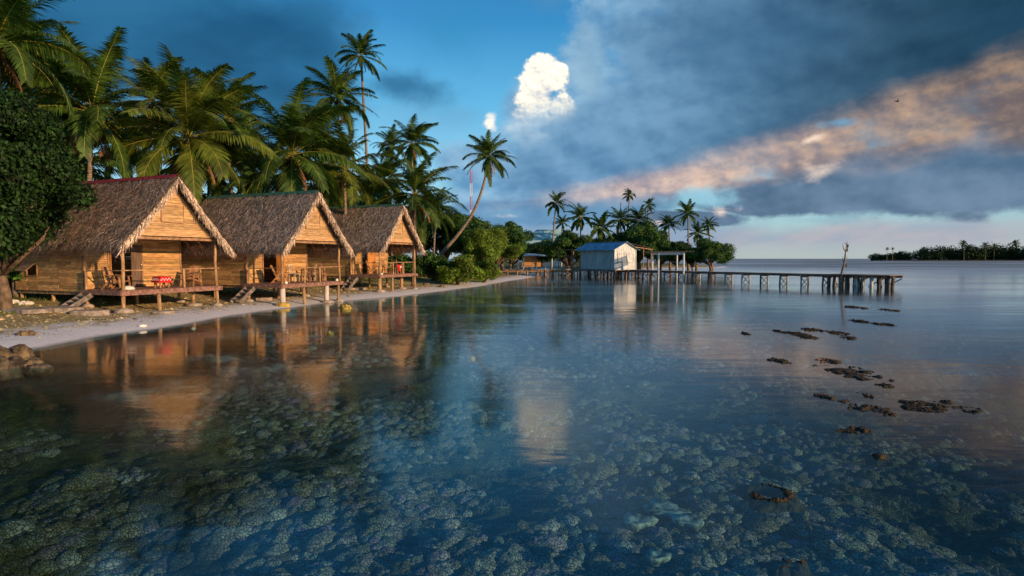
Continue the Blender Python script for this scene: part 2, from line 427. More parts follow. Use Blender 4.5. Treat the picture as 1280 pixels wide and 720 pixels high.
def ground_mat():
    m=bpy.data.materials.new('beach_ground'); m.use_nodes=True; t=NT(m.node_tree); bs=m.node_tree.nodes['Principled BSDF']
    g=t.node('ShaderNodeNewGeometry'); sp=t.node('ShaderNodeSeparateXYZ'); t.l.new(g.outputs['Position'],sp.inputs[0])
    z=E(t,sp.outputs[2]); pos=g.outputs['Position']
    n1=t.noise(pos,1.1,6,.6); n2=t.noise(pos,9,5,.65); n3=t.noise(pos,.35,4,.5)
    sand=t.mix(t.sstep(n2,.3,.7),(.56,.54,.52),(.70,.67,.64))
    wet=t.mix(t.sstep(z+(n1-.5)*.04,.0,.05),(.30,.28,.26),sand)
    vor=t.node('ShaderNodeTexVoronoi'); t.l.new(pos,vor.inputs['Vector']); vor.inputs['Scale'].default_value=9
    grav=t.mix(t.sstep(n2,.35,.65),(.22,.16,.06),t.mix(.3,(.52,.40,.18),vor.outputs['Color'],'MULTIPLY'))
    zz=z+(n1-.5)*.24
    c=t.mix(t.sstep(zz,.19,.30),wet,grav)
    c=t.mix(t.sstep(n1+(n2-.5)*.8,.60,.70)*t.sstep(z,.12,.25)*.8,c,(.13,.10,.05))
    grass=t.mix(t.sstep(n2,.3,.7),(.06,.07,.016),(.15,.14,.035))
    gm=t.sstep(z+(n1-.5)*.25+(n3-.5)*.5,.60,.74)
    c=t.mix(gm,c,grass)
    t.set(bs.inputs['Base Color'],c); bs.inputs['Roughness'].default_value=.95; bs.inputs['Specular IOR Level'].default_value=.15
    b=t.node('ShaderNodeBump'); b.inputs['Strength'].default_value=.8; b.inputs['Distance'].default_value=.03
    t.set(b.inputs['Height'],t.noise(pos,14,5,.7)*t.sstep(zz,.2,.4)+n1*.4); t.l.new(b.outputs[0],bs.inputs['Normal'])
    return m
def seabed_mat(name='seabed',coral=False):
    m=bpy.data.materials.new(name); m.use_nodes=True; t=NT(m.node_tree); bs=m.node_tree.nodes['Principled BSDF']
    g=t.node('ShaderNodeNewGeometry'); pos=g.outputs['Position']; sp=t.node('ShaderNodeSeparateXYZ'); t.l.new(pos,sp.inputs[0]); z=E(t,sp.outputs[2])
    wv=t.noise(pos,5,3,.5,0,1); 
    mp=t.node('ShaderNodeVectorMath',operation='MULTIPLY_ADD'); t.l.new(wv,mp.inputs[0]); mp.inputs[1].default_value=(.12,.12,.12); t.l.new(pos,mp.inputs[2])
    vor=t.node('ShaderNodeTexVoronoi'); vor.feature='DISTANCE_TO_EDGE'; t.l.new(mp.outputs[0],vor.inputs['Vector']); vor.inputs['Scale'].default_value=26 if coral else 11
    ed=E(t,vor.outputs['Distance']); n1=t.noise(pos,2.2,5,.6); n0=t.noise(pos,.45,4,.55)
    if coral:
        r=E(t,g.outputs['Random Per Island'])
        a=t.ramp(r,[(0,(.17,.14,.11)),(.3,(.28,.235,.20)),(.55,(.24,.26,.23)),(.72,(.30,.21,.28)),(.88,(.46,.43,.38)),(1,(.19,.15,.09))])
        c=t.mix(t.sstep(ed,.0,.16),t.mix(.58,a,(.02,.025,.025)),a)
        c=t.mix(t.sstep(n1,.4,.7)*.4,c,(.16,.14,.10))
    else:
        sand=t.mix(n1,(.34,.33,.28),(.42,.40,.35))
        reef=t.mix(t.sstep(ed,.02,.13),(.22,.21,.17),(.05,.05,.045))
        reef=t.mix(t.sstep(n1,.4,.7),reef,(.10,.09,.06))
        f=t.sstep(z*-1+(n0-.5)*.9,.20,.42)
        c=t.mix(f,sand,reef)
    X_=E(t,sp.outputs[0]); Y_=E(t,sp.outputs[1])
    bed=t.sstep(X_*-.16+Y_*-.04+(n0-.5)*2.6,.0,1.0)          # dark tree reflection and corner vignette painted into the reef colour, near left
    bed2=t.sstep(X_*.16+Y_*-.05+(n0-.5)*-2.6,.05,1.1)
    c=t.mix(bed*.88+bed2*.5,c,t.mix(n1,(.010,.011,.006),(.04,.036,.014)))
    big=t.sstep(t.noise(pos,.9,3,.5),.35,.7)
    c=t.mix(big*.35,c,t.mix(1.0,c,(.35,.38,.36),'MULTIPLY'))
    t.set(bs.inputs['Base Color'],c); bs.inputs['Roughness'].default_value=.9; bs.inputs['Specular IOR Level'].default_value=.1
    b=t.node('ShaderNodeBump'); b.inputs['Strength'].default_value=1; b.inputs['Distance'].default_value=.04; b.invert=coral
    t.set(b.inputs['Height'],t.m('MINIMUM',ed,.12)*4+n1*.5); t.l.new(b.outputs[0],bs.inputs['Normal'])
    return m
v_,q_=sub(V,Q[landface]); tag(link('ground',np_mesh('ground',v_,q_,ground_mat(),True)),kind='structure')
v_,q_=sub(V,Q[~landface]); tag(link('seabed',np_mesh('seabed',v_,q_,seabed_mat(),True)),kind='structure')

def water_mat():
    m=bpy.data.materials.new('lagoon_water'); m.use_nodes=True; nt=m.node_tree; t=NT(nt); nt.nodes.remove(nt.nodes['Principled BSDF']); out=nt.nodes['Material Output']
    g=t.node('ShaderNodeNewGeometry'); pos=g.outputs['Position']
    sp=t.node('ShaderNodeSeparateXYZ'); t.l.new(pos,sp.inputs[0]); dist=t.m('SQRT',E(t,sp.outputs[0])*E(t,sp.outputs[0])+E(t,sp.outputs[1])*E(t,sp.outputs[1]))
    p1=t.vscale(pos,(.35,1.0,1)); 
    a=t.noise(p1,.9,3,.5); b_=t.noise(p1,6,3,.55); c_=t.noise(t.vscale(pos,(.12,.5,1)),.12,4,.6)
    b=t.node('ShaderNodeBump'); b.inputs['Strength'].default_value=1.0; b.inputs['Distance'].default_value=1.0
    far=t.sstep(dist,60,160)
    t.set(b.inputs['Height'],a*.012*(1-far)+b_*.0014*(1-far)+c_*.04)
    fr=t.node('ShaderNodeFresnel'); t.set(fr.inputs['IOR'],E(t,g.outputs['Backfacing'])*(1/1.42-1.42)+1.42); t.l.new(b.outputs[0],fr.inputs['Normal'])
    gl=t.node('ShaderNodeBsdfGlossy'); t.l.new(b.outputs[0],gl.inputs['Normal']); 
    patch=t.sstep(t.noise(t.vscale(pos,(.05,.25,1)),.6,4,.6),.40,.62)
    sea=t.sstep(dist,120,230); t.set(gl.inputs['Roughness'],patch*.07+.075+far*.08+sea*.2)
    gl.inputs['Color'].default_value=(1,1,1,1)
    tr=t.node('ShaderNodeBsdfTransparent'); tr.inputs[0].default_value=(.64,.91,.91,1)
    mx=t.node('ShaderNodeMixShader'); t.set(mx.inputs[0],E(t,fr.outputs[0])*(1-sea*(.25+.5*t.sstep(t.noise(t.vscale(pos,(.012,.05,1)),1,4,.6),.35,.65)))); t.l.new(tr.outputs[0],mx.inputs[1]); t.l.new(gl.outputs[0],mx.inputs[2]); t.l.new(mx.outputs[0],out.inputs[0])
    return m
X2,Y2,Q2=polar(np.concatenate([[.3,3,10],np.geomspace(20,8000,24)]),np.linspace(-math.pi,math.pi,97))
wv=np.stack([X2,Y2,np.zeros_like(X2)],1)
tag(link('water',np_mesh('water',wv,Q2,water_mat(),True)),kind='structure')

# ------------------------------------------------------------------ coral under water
def build_coral():
    r2=np.random.RandomState(5); N=64000
    r=4.2+(r2.rand(N)**1.6)*30; th=np.radians(r2.uniform(-50,50,N)); x=r*np.sin(th); y=r*np.cos(th)
    d=-land_sd(x,y); cl=fbm(x,y,.55,3); h=height(x,y)
    k=(d>3.5)&(cl>.40)&(r2.rand(N)<.25+1.6*(cl-.35)); x,y,h=x[k],y[k],h[k]; n=len(x)
    pn=fbm(x,y,1.1,2); s=np.clip(.035+np.abs(r2.normal(0,.045+.05*sm(pn,.45,.75),n)),0,.19); sz=s*r2.uniform(.35,.75,n); z0=h-.02
    sz=np.where(z0+sz>-.06,np.maximum(.02,-.06-z0),sz)
    SEG,RG=12,4; ph=(np.pi/2*np.arange(RG+1)/RG)[None,:,None]; a=(2*np.pi*np.arange(SEG)/SEG)[None,None,:]
    lob=r2.randint(2,7,n)[:,None,None]; p0=r2.rand(n)[:,None,None]*6; am=r2.uniform(.05,.22,n)[:,None,None]; rx=r2.uniform(.7,1.35,n)[:,None,None]; rot=r2.rand(n)[:,None,None]*6
    q=1+am*np.sin(lob*a+p0)+r2.uniform(-.08,.08,(n,RG+1,SEG))
    R_=s[:,None,None]*np.sin(ph)*q; px=R_*np.cos(a)*rx; py=R_*np.sin(a)
    X=x[:,None,None]+px*np.cos(rot)-py*np.sin(rot); Y=y[:,None,None]+px*np.sin(rot)+py*np.cos(rot)
    Z=z0[:,None,None]+sz[:,None,None]*np.cos(ph)*(1+.1*np.sin(3*a+p0)+r2.uniform(-.05,.05,(n,RG+1,SEG)))
    V=np.stack([X,Y,Z],-1).reshape(-1,3)
    i,j=np.meshgrid(np.arange(RG),np.arange(SEG),indexing='ij'); j2=(j+1)%SEG
    q0=np.stack([i*SEG+j,(i+1)*SEG+j,(i+1)*SEG+j2,i*SEG+j2],-1).reshape(-1,4)
    Q=(q0[None]+(np.arange(n)*(RG+1)*SEG)[:,None,None]).reshape(-1,4)
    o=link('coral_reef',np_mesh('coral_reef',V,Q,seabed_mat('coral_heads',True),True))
    tag(o,'rounded brain and finger coral heads crowding the lagoon floor','coral',kind='stuff')
build_coral()

# ------------------------------------------------------------------ palms
def frond(vs,fs,rv,rf,L,el0,bend,az,rr,twist=0,nleaf=46,leafL=.95,droop=.75,seg=3,side=0.0,wid=1):
    """vs/fs leaflets, rv/rf rachis"""
    n=12; p=Vector((0,0,0)); e=el0; pts=[];dirs=[]
    ca,sa=math.cos(az),math.sin(az)
    for i in range(n+1):
        t=i/n; e=el0-bend*t**1.35; a2=az+side*t*t
        d=Vector((math.cos(e)*math.cos(a2),math.cos(e)*math.sin(a2),math.sin(e)))
        pts.append(p.copy()); dirs.append(d); p=p+d*(L/n)
    # rachis tri tube
    b=len(rv)
    for i,(q,d) in enumerate(zip(pts,dirs)):
        s=d.cross(Vector((0,0,1))); 
        if s.length<.05: s=Vector((-sa,ca,0))
        s.normalize(); u=s.cross(d); w=.032*(1-.8*i/n)*(L/4.5)
        rv+= [q+s*w,q-s*w,q-u*w*1.2,q+u*w*.6]
    for i in range(n):
        for a,c in((0,3),(3,1),(1,2),(2,0)):
            rf.append((b+i*4+a,b+i*4+c,b+(i+1)*4+c,b+(i+1)*4+a))
    for j in range(nleaf):
        t=.13+.87*(j+.5)/nleaf; k=min(int(t*n),n-1); f=t*n-k
        q=pts[k].lerp(pts[k+1],f); d=dirs[k]
        s=d.cross(Vector((0,0,1)))
        if s.length<.05: s=Vector((-sa,ca,0))
        s.normalize(); u=s.cross(d).normalized()
        if twist: 
            Mt=Matrix.Rotation(twist,3,d); s=Mt@s; u=Mt@u
        prof=min(1,.35+2.6*(t-.1))*(1-.62*max(0,t-.45)/.55)
        ll=leafL*prof*rr.uniform(.85,1.1)
        for sg in(-1,1):
            fw=.45+.55*t+rr.uniform(-.08,.12)
            dr=(s*sg+d*fw+u*rr.uniform(.0,.3)).normalized()
            w=.042*rr.uniform(.8,1.2)*(L/4.5)**.5*wid
            dd=dr.copy(); pp=q.copy(); b=len(vs)
            wd=d.cross(dr).cross(dr); 
            wd=(d-dr*d.dot(dr)).normalized()
            for m_ in range(seg+1):
                ww=w*(1-.9*(m_/seg)**1.6)*(.7 if m_==0 else 1)
                vs.append(pp+wd*ww); vs.append(pp-wd*ww)
                dd=(dd+Vector((0,0,-1))*droop*(1.0/seg)*rr.uniform(.7,1.3)).normalized()
                pp=pp+dd*(ll/seg)
            for m_ in range(seg):
                fs.append((b+2*m_,b+2*m_+1,b+2*m_+3,b+2*m_+2))
def crown_mesh(seed,n=26,L=4.6,nleaf=46,seg=3,up=78,down=-38,droop=.75,wind=0,matl='palm',windaz=0,wid=1.15):
    rr=random.Random(seed); vs=[];fs=[];rv=[];rf=[]
    for i in range(n):
        t=(i+.5)/n
        az=i*2.39996+rr.uniform(-.25,.25); e=R(up+(down-up)*t**1.15+rr.uniform(-9,9))
        # wind combs the fronds towards windaz
        daz=(windaz-az+math.pi)%(2*math.pi)-math.pi
        az+=daz*wind*.5
        bend=R(rr.uniform(55,95))*(1.1 if t<.5 else .85)
        frond(vs,fs,rv,rf,L*rr.uniform(.82,1.08)*(0.95 if t<.12 else 1),e,bend*(.72 if t<.35 else 1),az,rr,rr.uniform(-.5,.5),nleaf,leafL=L*.225,wid=wid,droop=droop,seg=seg,side=wind*daz*.35+rr.uniform(-.2,.2))
    me=bpy.data.meshes.new('crown'); nv=len(vs)
    me.from_pydata([tuple(v) for v in vs+rv],[],fs+[tuple(a+nv for a in f) for f in rf])
    me.materials.append(M[matl]); me.materials.append(M['rachis'])
    mi=np.zeros(len(fs)+len(rf),dtype=np.int32); mi[len(fs):]=1; me.polygons.foreach_set('material_index',mi); me.update()
    return me
CROWN=[crown_mesh(11+i,n=[30,28,32,27][i],L=4.6,nleaf=60,up=84,wind=.25,windaz=R(150+40*i),matl=['palm','palm','palm_yellow','palm'][i]) for i in range(4)]
CROWN_FAR=[crown_mesh(31+i,n=20,L=4.2,nleaf=26,seg=2,up=80,down=-35,wind=.45,windaz=R(20),wid=3.2,) for i in range(3)]
def nuts_mesh(seed):
    rr=random.Random(seed); mb=MB()
    for i in range(9):
        a=rr.random()*6.28; mb.blob((.32*math.cos(a),.32*math.sin(a),-.25-.25*rr.random()),(.13,.13,.16),7,5,.05)
    me=bpy.data.meshes.new('coconut_cluster'); me.from_pydata(mb.v,[],mb.f); me.polygons.foreach_set('use_smooth',mb.sm); me.materials.append(M['coconut']); return me
def dead_mesh(seed):
    rr=random.Random(seed); vs=[];fs=[];rv=[];rf=[]
    for i in range(5):
        frond(vs,fs,rv,rf,rr.uniform(2,2.8),R(rr.uniform(-35,-55)),R(40),i*1.3+rr.random(),rr,0,26,.55,1.2,2)
    me=bpy.data.meshes.new('dead_fronds'); nv=len(vs)
    me.from_pydata([tuple(v) for v in vs+rv],[],fs+[tuple(a+nv for a in f) for f in rf]); me.materials.append(M['dead']); me.update(); return me
NUTS=nuts_mesh(3); DEAD=dead_mesh(4)
def palm(px,py,Yc,label,base=None,scale=1.0,var=0,far=False,curve=.6,rot=0,extras=True,rt=.15,group=None,tilt=(0,0)):
    """crown centre seen at px,py at distance Yc; base=(x,y)"""
    top=P(px,py,Yc)
    if base is None: base=(top.x+rnd.uniform(-1,1),top.y+rnd.uniform(-.8,.8))
    zb=max(hz(*base),0)-.1
    root=empty('palm_tree',(base[0],base[1],zb)); tag(root,label,'palm tree',group or ('far coconut palms along the point' if far else 'coconut palms behind the huts'))
    lt=top-Vector((base[0],base[1],zb)); n=14; pts=[];rad=[]
    for i in range(n+1):
        t=i/n
        s=t**(1+curve)
        pts.append(Vector((lt.x*(t*(1-.5)+.5*s) if curve>=0 else lt.x*(1-(1-t)**(1-curve)),lt.y*t,lt.z*t)))
        rad.append(rt*(1.0-.35*t)*(1+.55*(1-t)**6)*(1+(.06 if i%2 else -.03)))
    if curve<0:
        pts=[Vector((lt.x*math.sin(t_*1.25)/math.sin(1.25)*0+lt.x*t_,lt.y*t_,lt.z*t_)) for t_ in [i/n for i in range(n+1)]]
    mb=MB(); mb.tube(pts,rad,8); mb.build('trunk',M['bark'],root)
    me=(CROWN_FAR if far else CROWN)[var%(3 if far else 4)]
    o=link('crown',me,root); o.location=lt; o.scale=(scale,)*3; o.rotation_euler=(R(tilt[0]),R(tilt[1]),rot)
    if extras:
        c=link('coconut_cluster',NUTS,root); c.location=lt; c.scale=(scale,)*3
        d=link('dead_fronds',DEAD,root); d.location=lt+Vector((0,0,-.2)); d.scale=(scale,)*3; d.rotation_euler=(0,0,rot)
    return root
palm(-6,55,27,'dark coconut palm cut off by the top left corner of the picture',scale=1.05,var=0,rot=1.1)
palm(115,140,32,'coconut palm between the leafy dark tree and the tallest fronds above the red ridged hut',scale=1.08,var=1,rot=.4)
palm(235,172,34,'large coconut palm whose trunk rises right behind the apex of the red ridged hut',base=(-19.0,35),scale=1.2,var=2,rot=2.2)
palm(282,150,47,'shaded coconut palm half hidden between the two big crowns over the first and middle huts',scale=1.05,var=3,rot=.9)
palm(365,193,38,'large coconut palm with a spread crown above the ridge of the middle hut',scale=1.25,var=0,rot=3.0)
palm(421,122,60,'tall coconut palm just left of and lower than the tallest slender palm',scale=.98,var=1,rot=1.9,base=(-17.5,61))
palm(451,70,63,'tallest slender coconut palm with a small crown high against the blue sky',scale=.68,var=3,rot=.2,base=(-15.6,63.5),rt=.19)
palm(430,212,43,'bushy coconut palm with low arching fronds between the middle and last huts',scale=.98,var=2,rot=5.1)
palm(519,244,47,'coconut palm with long drooping fronds beside the right slope of the last hut',scale=.98,var=1,rot=4.2)
palm(514,180,66,'taller green coconut palm right behind the drooping palm at the last hut',scale=.86,var=0,rot=2.7)
palm(489,184,76,'thin coconut palm farthest back to the left of the drooping palm',scale=.7,var=3,rot=5.7)
palm(190,128,52,'coconut palm in the back row between the two left crowns',scale=1.1,var=2,rot=3.6)
palm(60,120,36,'dark coconut palm behind the dense leafy tree at the left',scale=1.05,var=3,rot=4.4)
palm(335,222,48,'low coconut palm crowded behind the roof of the middle hut',scale=.95,var=1,rot=.3,extras=False)
palm(465,245,52,'low young coconut palm filling the gap above the last hut roof',scale=.85,var=0,rot=1.4,extras=False)
palm(40,215,34,'short coconut palm whose fronds hang behind the left end of the first hut',scale=.95,var=2,rot=.8,extras=False)
for a in [(95,205,46,1.1,'low palm in the back row left of the first hut ridge'),(160,185,58,1.2,'dark palm deep behind the left half of the first hut roof'),(262,215,50,1.05,'low palm filling the gap between the first two roofs'),(305,190,60,1.15,'dark palm deep behind the middle hut roof'),(395,175,62,1.1,'palm deep behind the right of the middle hut apex'),(405,235,50,.95,'low palm whose fronds hang between the last two roofs'),(480,225,66,.95,'palm deep behind the roof of the farthest hut'),(545,262,72,.8,'small palm low behind the drooping palm'),(20,60,48,1.2,'dark palm far back at the top left edge')]:
    palm(a[0],a[1],a[2],a[4],scale=a[3],var=int(a[0])%4,rot=a[0]*.7,extras=False)
# leaning palm
lp_top=P(611,196,66); lp_b=P(540,330,66)
def leaning():
    b=Vector((lp_b.x,lp_b.y,hz(lp_b.x,lp_b.y))); root=empty('palm_tree',b); tag(root,'leaning coconut palm with a long curved bare trunk reaching out over the beach','palm tree','coconut palms behind the huts')
    lt=lp_top-b
    ctrl=[(540,330),(557,311),(575,290),(590,268),(600,245),(607,220),(611,196)]
    pts=[P(a,c,66)-b for a,c in ctrl]; pts[-1]=lt
    # smooth
    fine=[]
    for i in range(len(pts)-1):
        p0=pts[max(i-1,0)];p1=pts[i];p2=pts[i+1];p3=pts[min(i+2,len(pts)-1)]
        for k in range(4):
            t=k/4; fine.append(.5*((2*p1)+(p2-p0)*t+(2*p0-5*p1+4*p2-p3)*t*t+(3*p1-p0-3*p2+p3)*t**3))
    fine.append(pts[-1])
    mb=MB(); n=len(fine); mb.tube(fine,[.24*(1-.55*i/n) for i in range(n)],8); mb.build('trunk',M['bark'],root)
    o=link('crown',CROWN[1],root); o.location=lt; o.scale=(.74,)*3; o.rotation_euler=(0,R(6),2.4)
    c=link('coconut_cluster',NUTS,root); c.location=lt; c.scale=(.8,)*3
    d=link('dead_fronds',DEAD,root); d.location=lt; d.scale=(.9,)*3
leaning()
farp=[(695,254,118,.62,'lone slim palm standing well left of the shed on the point'),
(726,272,122,.85,'broad palm above the left end of the blue roofed shed'),
(703,279,150,.6,'small palm crown peeping over the big tree left of the shed'),
(751,286,120,.9,'drooping palm right above the ridge of the blue roofed shed'),
(775,275,126,.78,'palm beside the bare broken trunk behind the shed'),
(787,244,132,.42,'tallest small crowned palm on the point'),
(800,276,128,.85,'bushy palm below the two high small crowned palms'),
(810,256,136,.46,'windblown small crowned palm right of the tallest one on the point'),
(836,281,124,.66,'palm with brown fronds above the open timber frame'),
(860,267,120,.66,'tall palm left of the round bush at the tip of the point'),
(872,292,124,.66,'low yellowish palm leaning against the tall one near the round bush'),
(885,281,128,.55,'rightmost palm of the point just above the round bush')]
for i,(a,b,c,s,l) in enumerate(farp):
    palm(a,b,c,l,scale=s*1.25,var=i,far=True,rot=i*1.7,extras=False,rt=.2)
def snag():
    t=P(776,253,128); b=(t.x,t.y,.5); root=empty('dead_palm_trunk',b); tag(root,'bare broken palm trunk without a crown behind the shed','dead trunk')
    mb=MB(); mb.tube([(0,0,0),(.1,0,6),(0,0,t.z-.5)],[.22,.16,.11],6); mb.build('trunk',M['bark'],root)
snag()

# ------------------------------------------------------------------ broadleaf trees
def leaf_cloud(clumps,n,ls,seed,hollow=.55):
    rs_=np.random.RandomState(seed); C=np.array([c[:3] for c in clumps]); Rr=np.array([c[3:6] for c in clumps])
    w=(Rr.prod(1))**(2/3); w/=w.sum(); idx=rs_.choice(len(C),n,p=w)
    d=rs_.normal(size=(n,3)); d/=np.linalg.norm(d,axis=1)[:,None]
    rad=hollow+(1-hollow)*rs_.rand(n)**.6; rad*=1+rs_.normal(0,.15,n)
    pos=C[idx]+d*Rr[idx]*rad[:,None]
    nr=d+rs_.normal(0,.65,(n,3)); nr[:,2]+=.35; nr/=np.linalg.norm(nr,axis=1)[:,None]
    a=np.cross(nr,rs_.normal(size=(n,3))); a/=np.linalg.norm(a,axis=1)[:,None]; b=np.cross(nr,a)
    s=ls*(.6+.8*rs_.rand(n))[:,None]
    V=np.stack([pos-a*s,pos-b*s*.55+nr*s*.1,pos+a*s,pos+b*s*.55+nr*s*.1],1).reshape(-1,3)
    Q=np.arange(n*4).reshape(n,4); return V,Q
def tree_parts(seed,H,W,trunkH,nleaf,ls,matl,nclump=26,low=.25,shape='round',multi=1):
    """returns (trunk_mesh, crown_mesh) with base at origin; crown width 2W, total height H"""
    rr=random.Random(seed); mb=MB(); cl=[]
    cz=trunkH+(H-trunkH)*.5; rz=(H-trunkH)*.5
    for i in range(nclump):
        # points within/around ellipsoid shell
        a=i*2.4+rr.uniform(-.4,.4); e=math.asin(rr.uniform(-.75,1)); q=rr.uniform(.45,.98)
        x=W*q*math.cos(e)*math.cos(a)*rr.uniform(.8,1.12); y=W*q*math.cos(e)*math.sin(a)*rr.uniform(.8,1.12); z=cz+rz*q*math.sin(e)
        s=rr.uniform(.13,.38)*W
        cl.append((x,y,z,s*1.15,s*1.15,s*.8))
    for m_ in range(multi):
        bx=rr.uniform(-.3,.3)*(multi>1); by=rr.uniform(-.3,.3)*(multi>1)
        fork=Vector((bx*2+rr.uniform(-.2,.2)*W*.3,by*2,trunkH*.8))
        mb.tube([(bx,by,-.3),(bx*1.2,by,trunkH*.4),fork],[.07*W+.1,.055*W+.06,.045*W+.05],8)
        for c in cl[m_::multi]:
            if rr.random()<.65 and c[2]>trunkH*1.25:
                mid=fork.lerp(Vector(c[:3]),.5)+Vector((rr.uniform(-.15,.15)*W,rr.uniform(-.15,.15)*W,rr.uniform(-.05,.1)*W))
                mb.tube([fork,mid,fork.lerp(Vector(c[:3]),.62)],[.03*W+.03,.018*W+.02,.01],5)
    me=bpy.data.meshes.new('trunk'); me.from_pydata(mb.v,[],mb.f); me.polygons.foreach_set('use_smooth',mb.sm); me.materials.append(M['bark_tree']); me.update()
    V,Q=leaf_cloud(cl,nleaf,ls,seed)
    return me,np_mesh('crown',V,Q,M[matl])
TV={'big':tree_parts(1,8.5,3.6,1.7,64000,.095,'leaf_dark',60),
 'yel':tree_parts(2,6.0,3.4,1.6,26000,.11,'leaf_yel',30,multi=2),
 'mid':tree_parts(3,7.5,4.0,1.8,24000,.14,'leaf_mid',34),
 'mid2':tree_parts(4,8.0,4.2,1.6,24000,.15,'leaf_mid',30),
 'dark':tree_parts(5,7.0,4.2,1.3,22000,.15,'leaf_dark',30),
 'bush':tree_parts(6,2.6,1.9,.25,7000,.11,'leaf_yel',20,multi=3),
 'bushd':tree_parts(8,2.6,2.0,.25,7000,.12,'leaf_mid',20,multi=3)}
def tree(kind,x,y,z,s,rot,label,cat='tree',name='leafy_tree',group=None,sz=1,sx=1):
    root=empty(name,(x,y,z),rot); root.scale=(s*sx,s*sx,s*sz); tag(root,label,cat,group)
    link('trunk',TV[kind][0],root); link('crown',TV[kind][1],root); return root
def tree_at(kind,px,pytop,Yd,wpx,rot,label,zb=None,**kw):
    """crown centre px, top at pytop, total width wpx at distance Yd"""
    top=P(px,pytop,Yd); x,y=top.x,top.y; z=max(hz(x,y),0) if zb is None else zb
    H0={'big':8.8,'yel':6.2,'mid':7.8,'mid2':8.3,'dark':7.3,'bush':2.8,'bushd':2.8}[kind]; W0={'big':3.9,'yel':3.7,'mid':4.3,'mid2':4.5,'dark':4.5,'bush':2.05,'bushd':2.15}[kind]
    s=wpx/F*Yd/(2*W0); szz=(top.z-z)/H0/s
    return tree(kind,x,y,z,s,rot,label,sz=szz,**kw)
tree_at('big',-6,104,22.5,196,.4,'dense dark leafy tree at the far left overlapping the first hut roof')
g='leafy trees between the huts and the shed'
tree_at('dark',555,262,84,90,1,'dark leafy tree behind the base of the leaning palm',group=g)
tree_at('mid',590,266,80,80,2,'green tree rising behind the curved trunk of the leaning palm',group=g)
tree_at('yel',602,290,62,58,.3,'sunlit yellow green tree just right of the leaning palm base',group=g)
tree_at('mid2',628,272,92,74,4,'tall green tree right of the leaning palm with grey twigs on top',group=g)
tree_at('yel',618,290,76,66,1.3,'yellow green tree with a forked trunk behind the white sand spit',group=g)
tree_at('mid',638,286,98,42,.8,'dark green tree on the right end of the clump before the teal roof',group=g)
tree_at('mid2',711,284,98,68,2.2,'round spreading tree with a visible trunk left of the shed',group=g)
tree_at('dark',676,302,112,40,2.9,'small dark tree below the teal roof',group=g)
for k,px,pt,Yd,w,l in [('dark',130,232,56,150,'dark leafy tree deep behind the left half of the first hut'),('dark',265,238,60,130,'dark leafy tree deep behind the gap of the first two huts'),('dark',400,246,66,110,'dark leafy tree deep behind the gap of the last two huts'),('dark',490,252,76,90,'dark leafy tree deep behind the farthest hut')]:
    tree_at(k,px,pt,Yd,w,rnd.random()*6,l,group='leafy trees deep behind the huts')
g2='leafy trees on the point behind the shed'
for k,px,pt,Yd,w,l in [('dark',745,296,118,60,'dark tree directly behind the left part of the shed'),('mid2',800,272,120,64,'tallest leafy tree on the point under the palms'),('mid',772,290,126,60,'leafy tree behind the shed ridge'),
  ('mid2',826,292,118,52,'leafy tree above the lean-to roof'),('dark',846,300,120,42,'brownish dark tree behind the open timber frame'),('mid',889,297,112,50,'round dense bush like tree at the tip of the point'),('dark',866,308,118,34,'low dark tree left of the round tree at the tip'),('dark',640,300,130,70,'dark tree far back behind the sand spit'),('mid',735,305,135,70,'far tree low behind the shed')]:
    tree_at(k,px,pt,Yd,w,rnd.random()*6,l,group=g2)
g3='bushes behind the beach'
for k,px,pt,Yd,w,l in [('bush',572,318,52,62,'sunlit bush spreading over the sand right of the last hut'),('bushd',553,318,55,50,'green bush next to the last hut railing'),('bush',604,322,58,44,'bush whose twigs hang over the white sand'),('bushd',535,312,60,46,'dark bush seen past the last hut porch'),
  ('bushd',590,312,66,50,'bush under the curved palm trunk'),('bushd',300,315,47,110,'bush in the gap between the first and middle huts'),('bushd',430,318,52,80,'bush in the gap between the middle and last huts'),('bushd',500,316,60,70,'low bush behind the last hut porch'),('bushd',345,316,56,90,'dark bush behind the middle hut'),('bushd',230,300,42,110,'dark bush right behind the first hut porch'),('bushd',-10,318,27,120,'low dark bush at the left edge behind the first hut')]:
    tree_at(k,px,pt,Yd,w,rnd.random()*6,l,cat='bush',name='bush',group=g3)

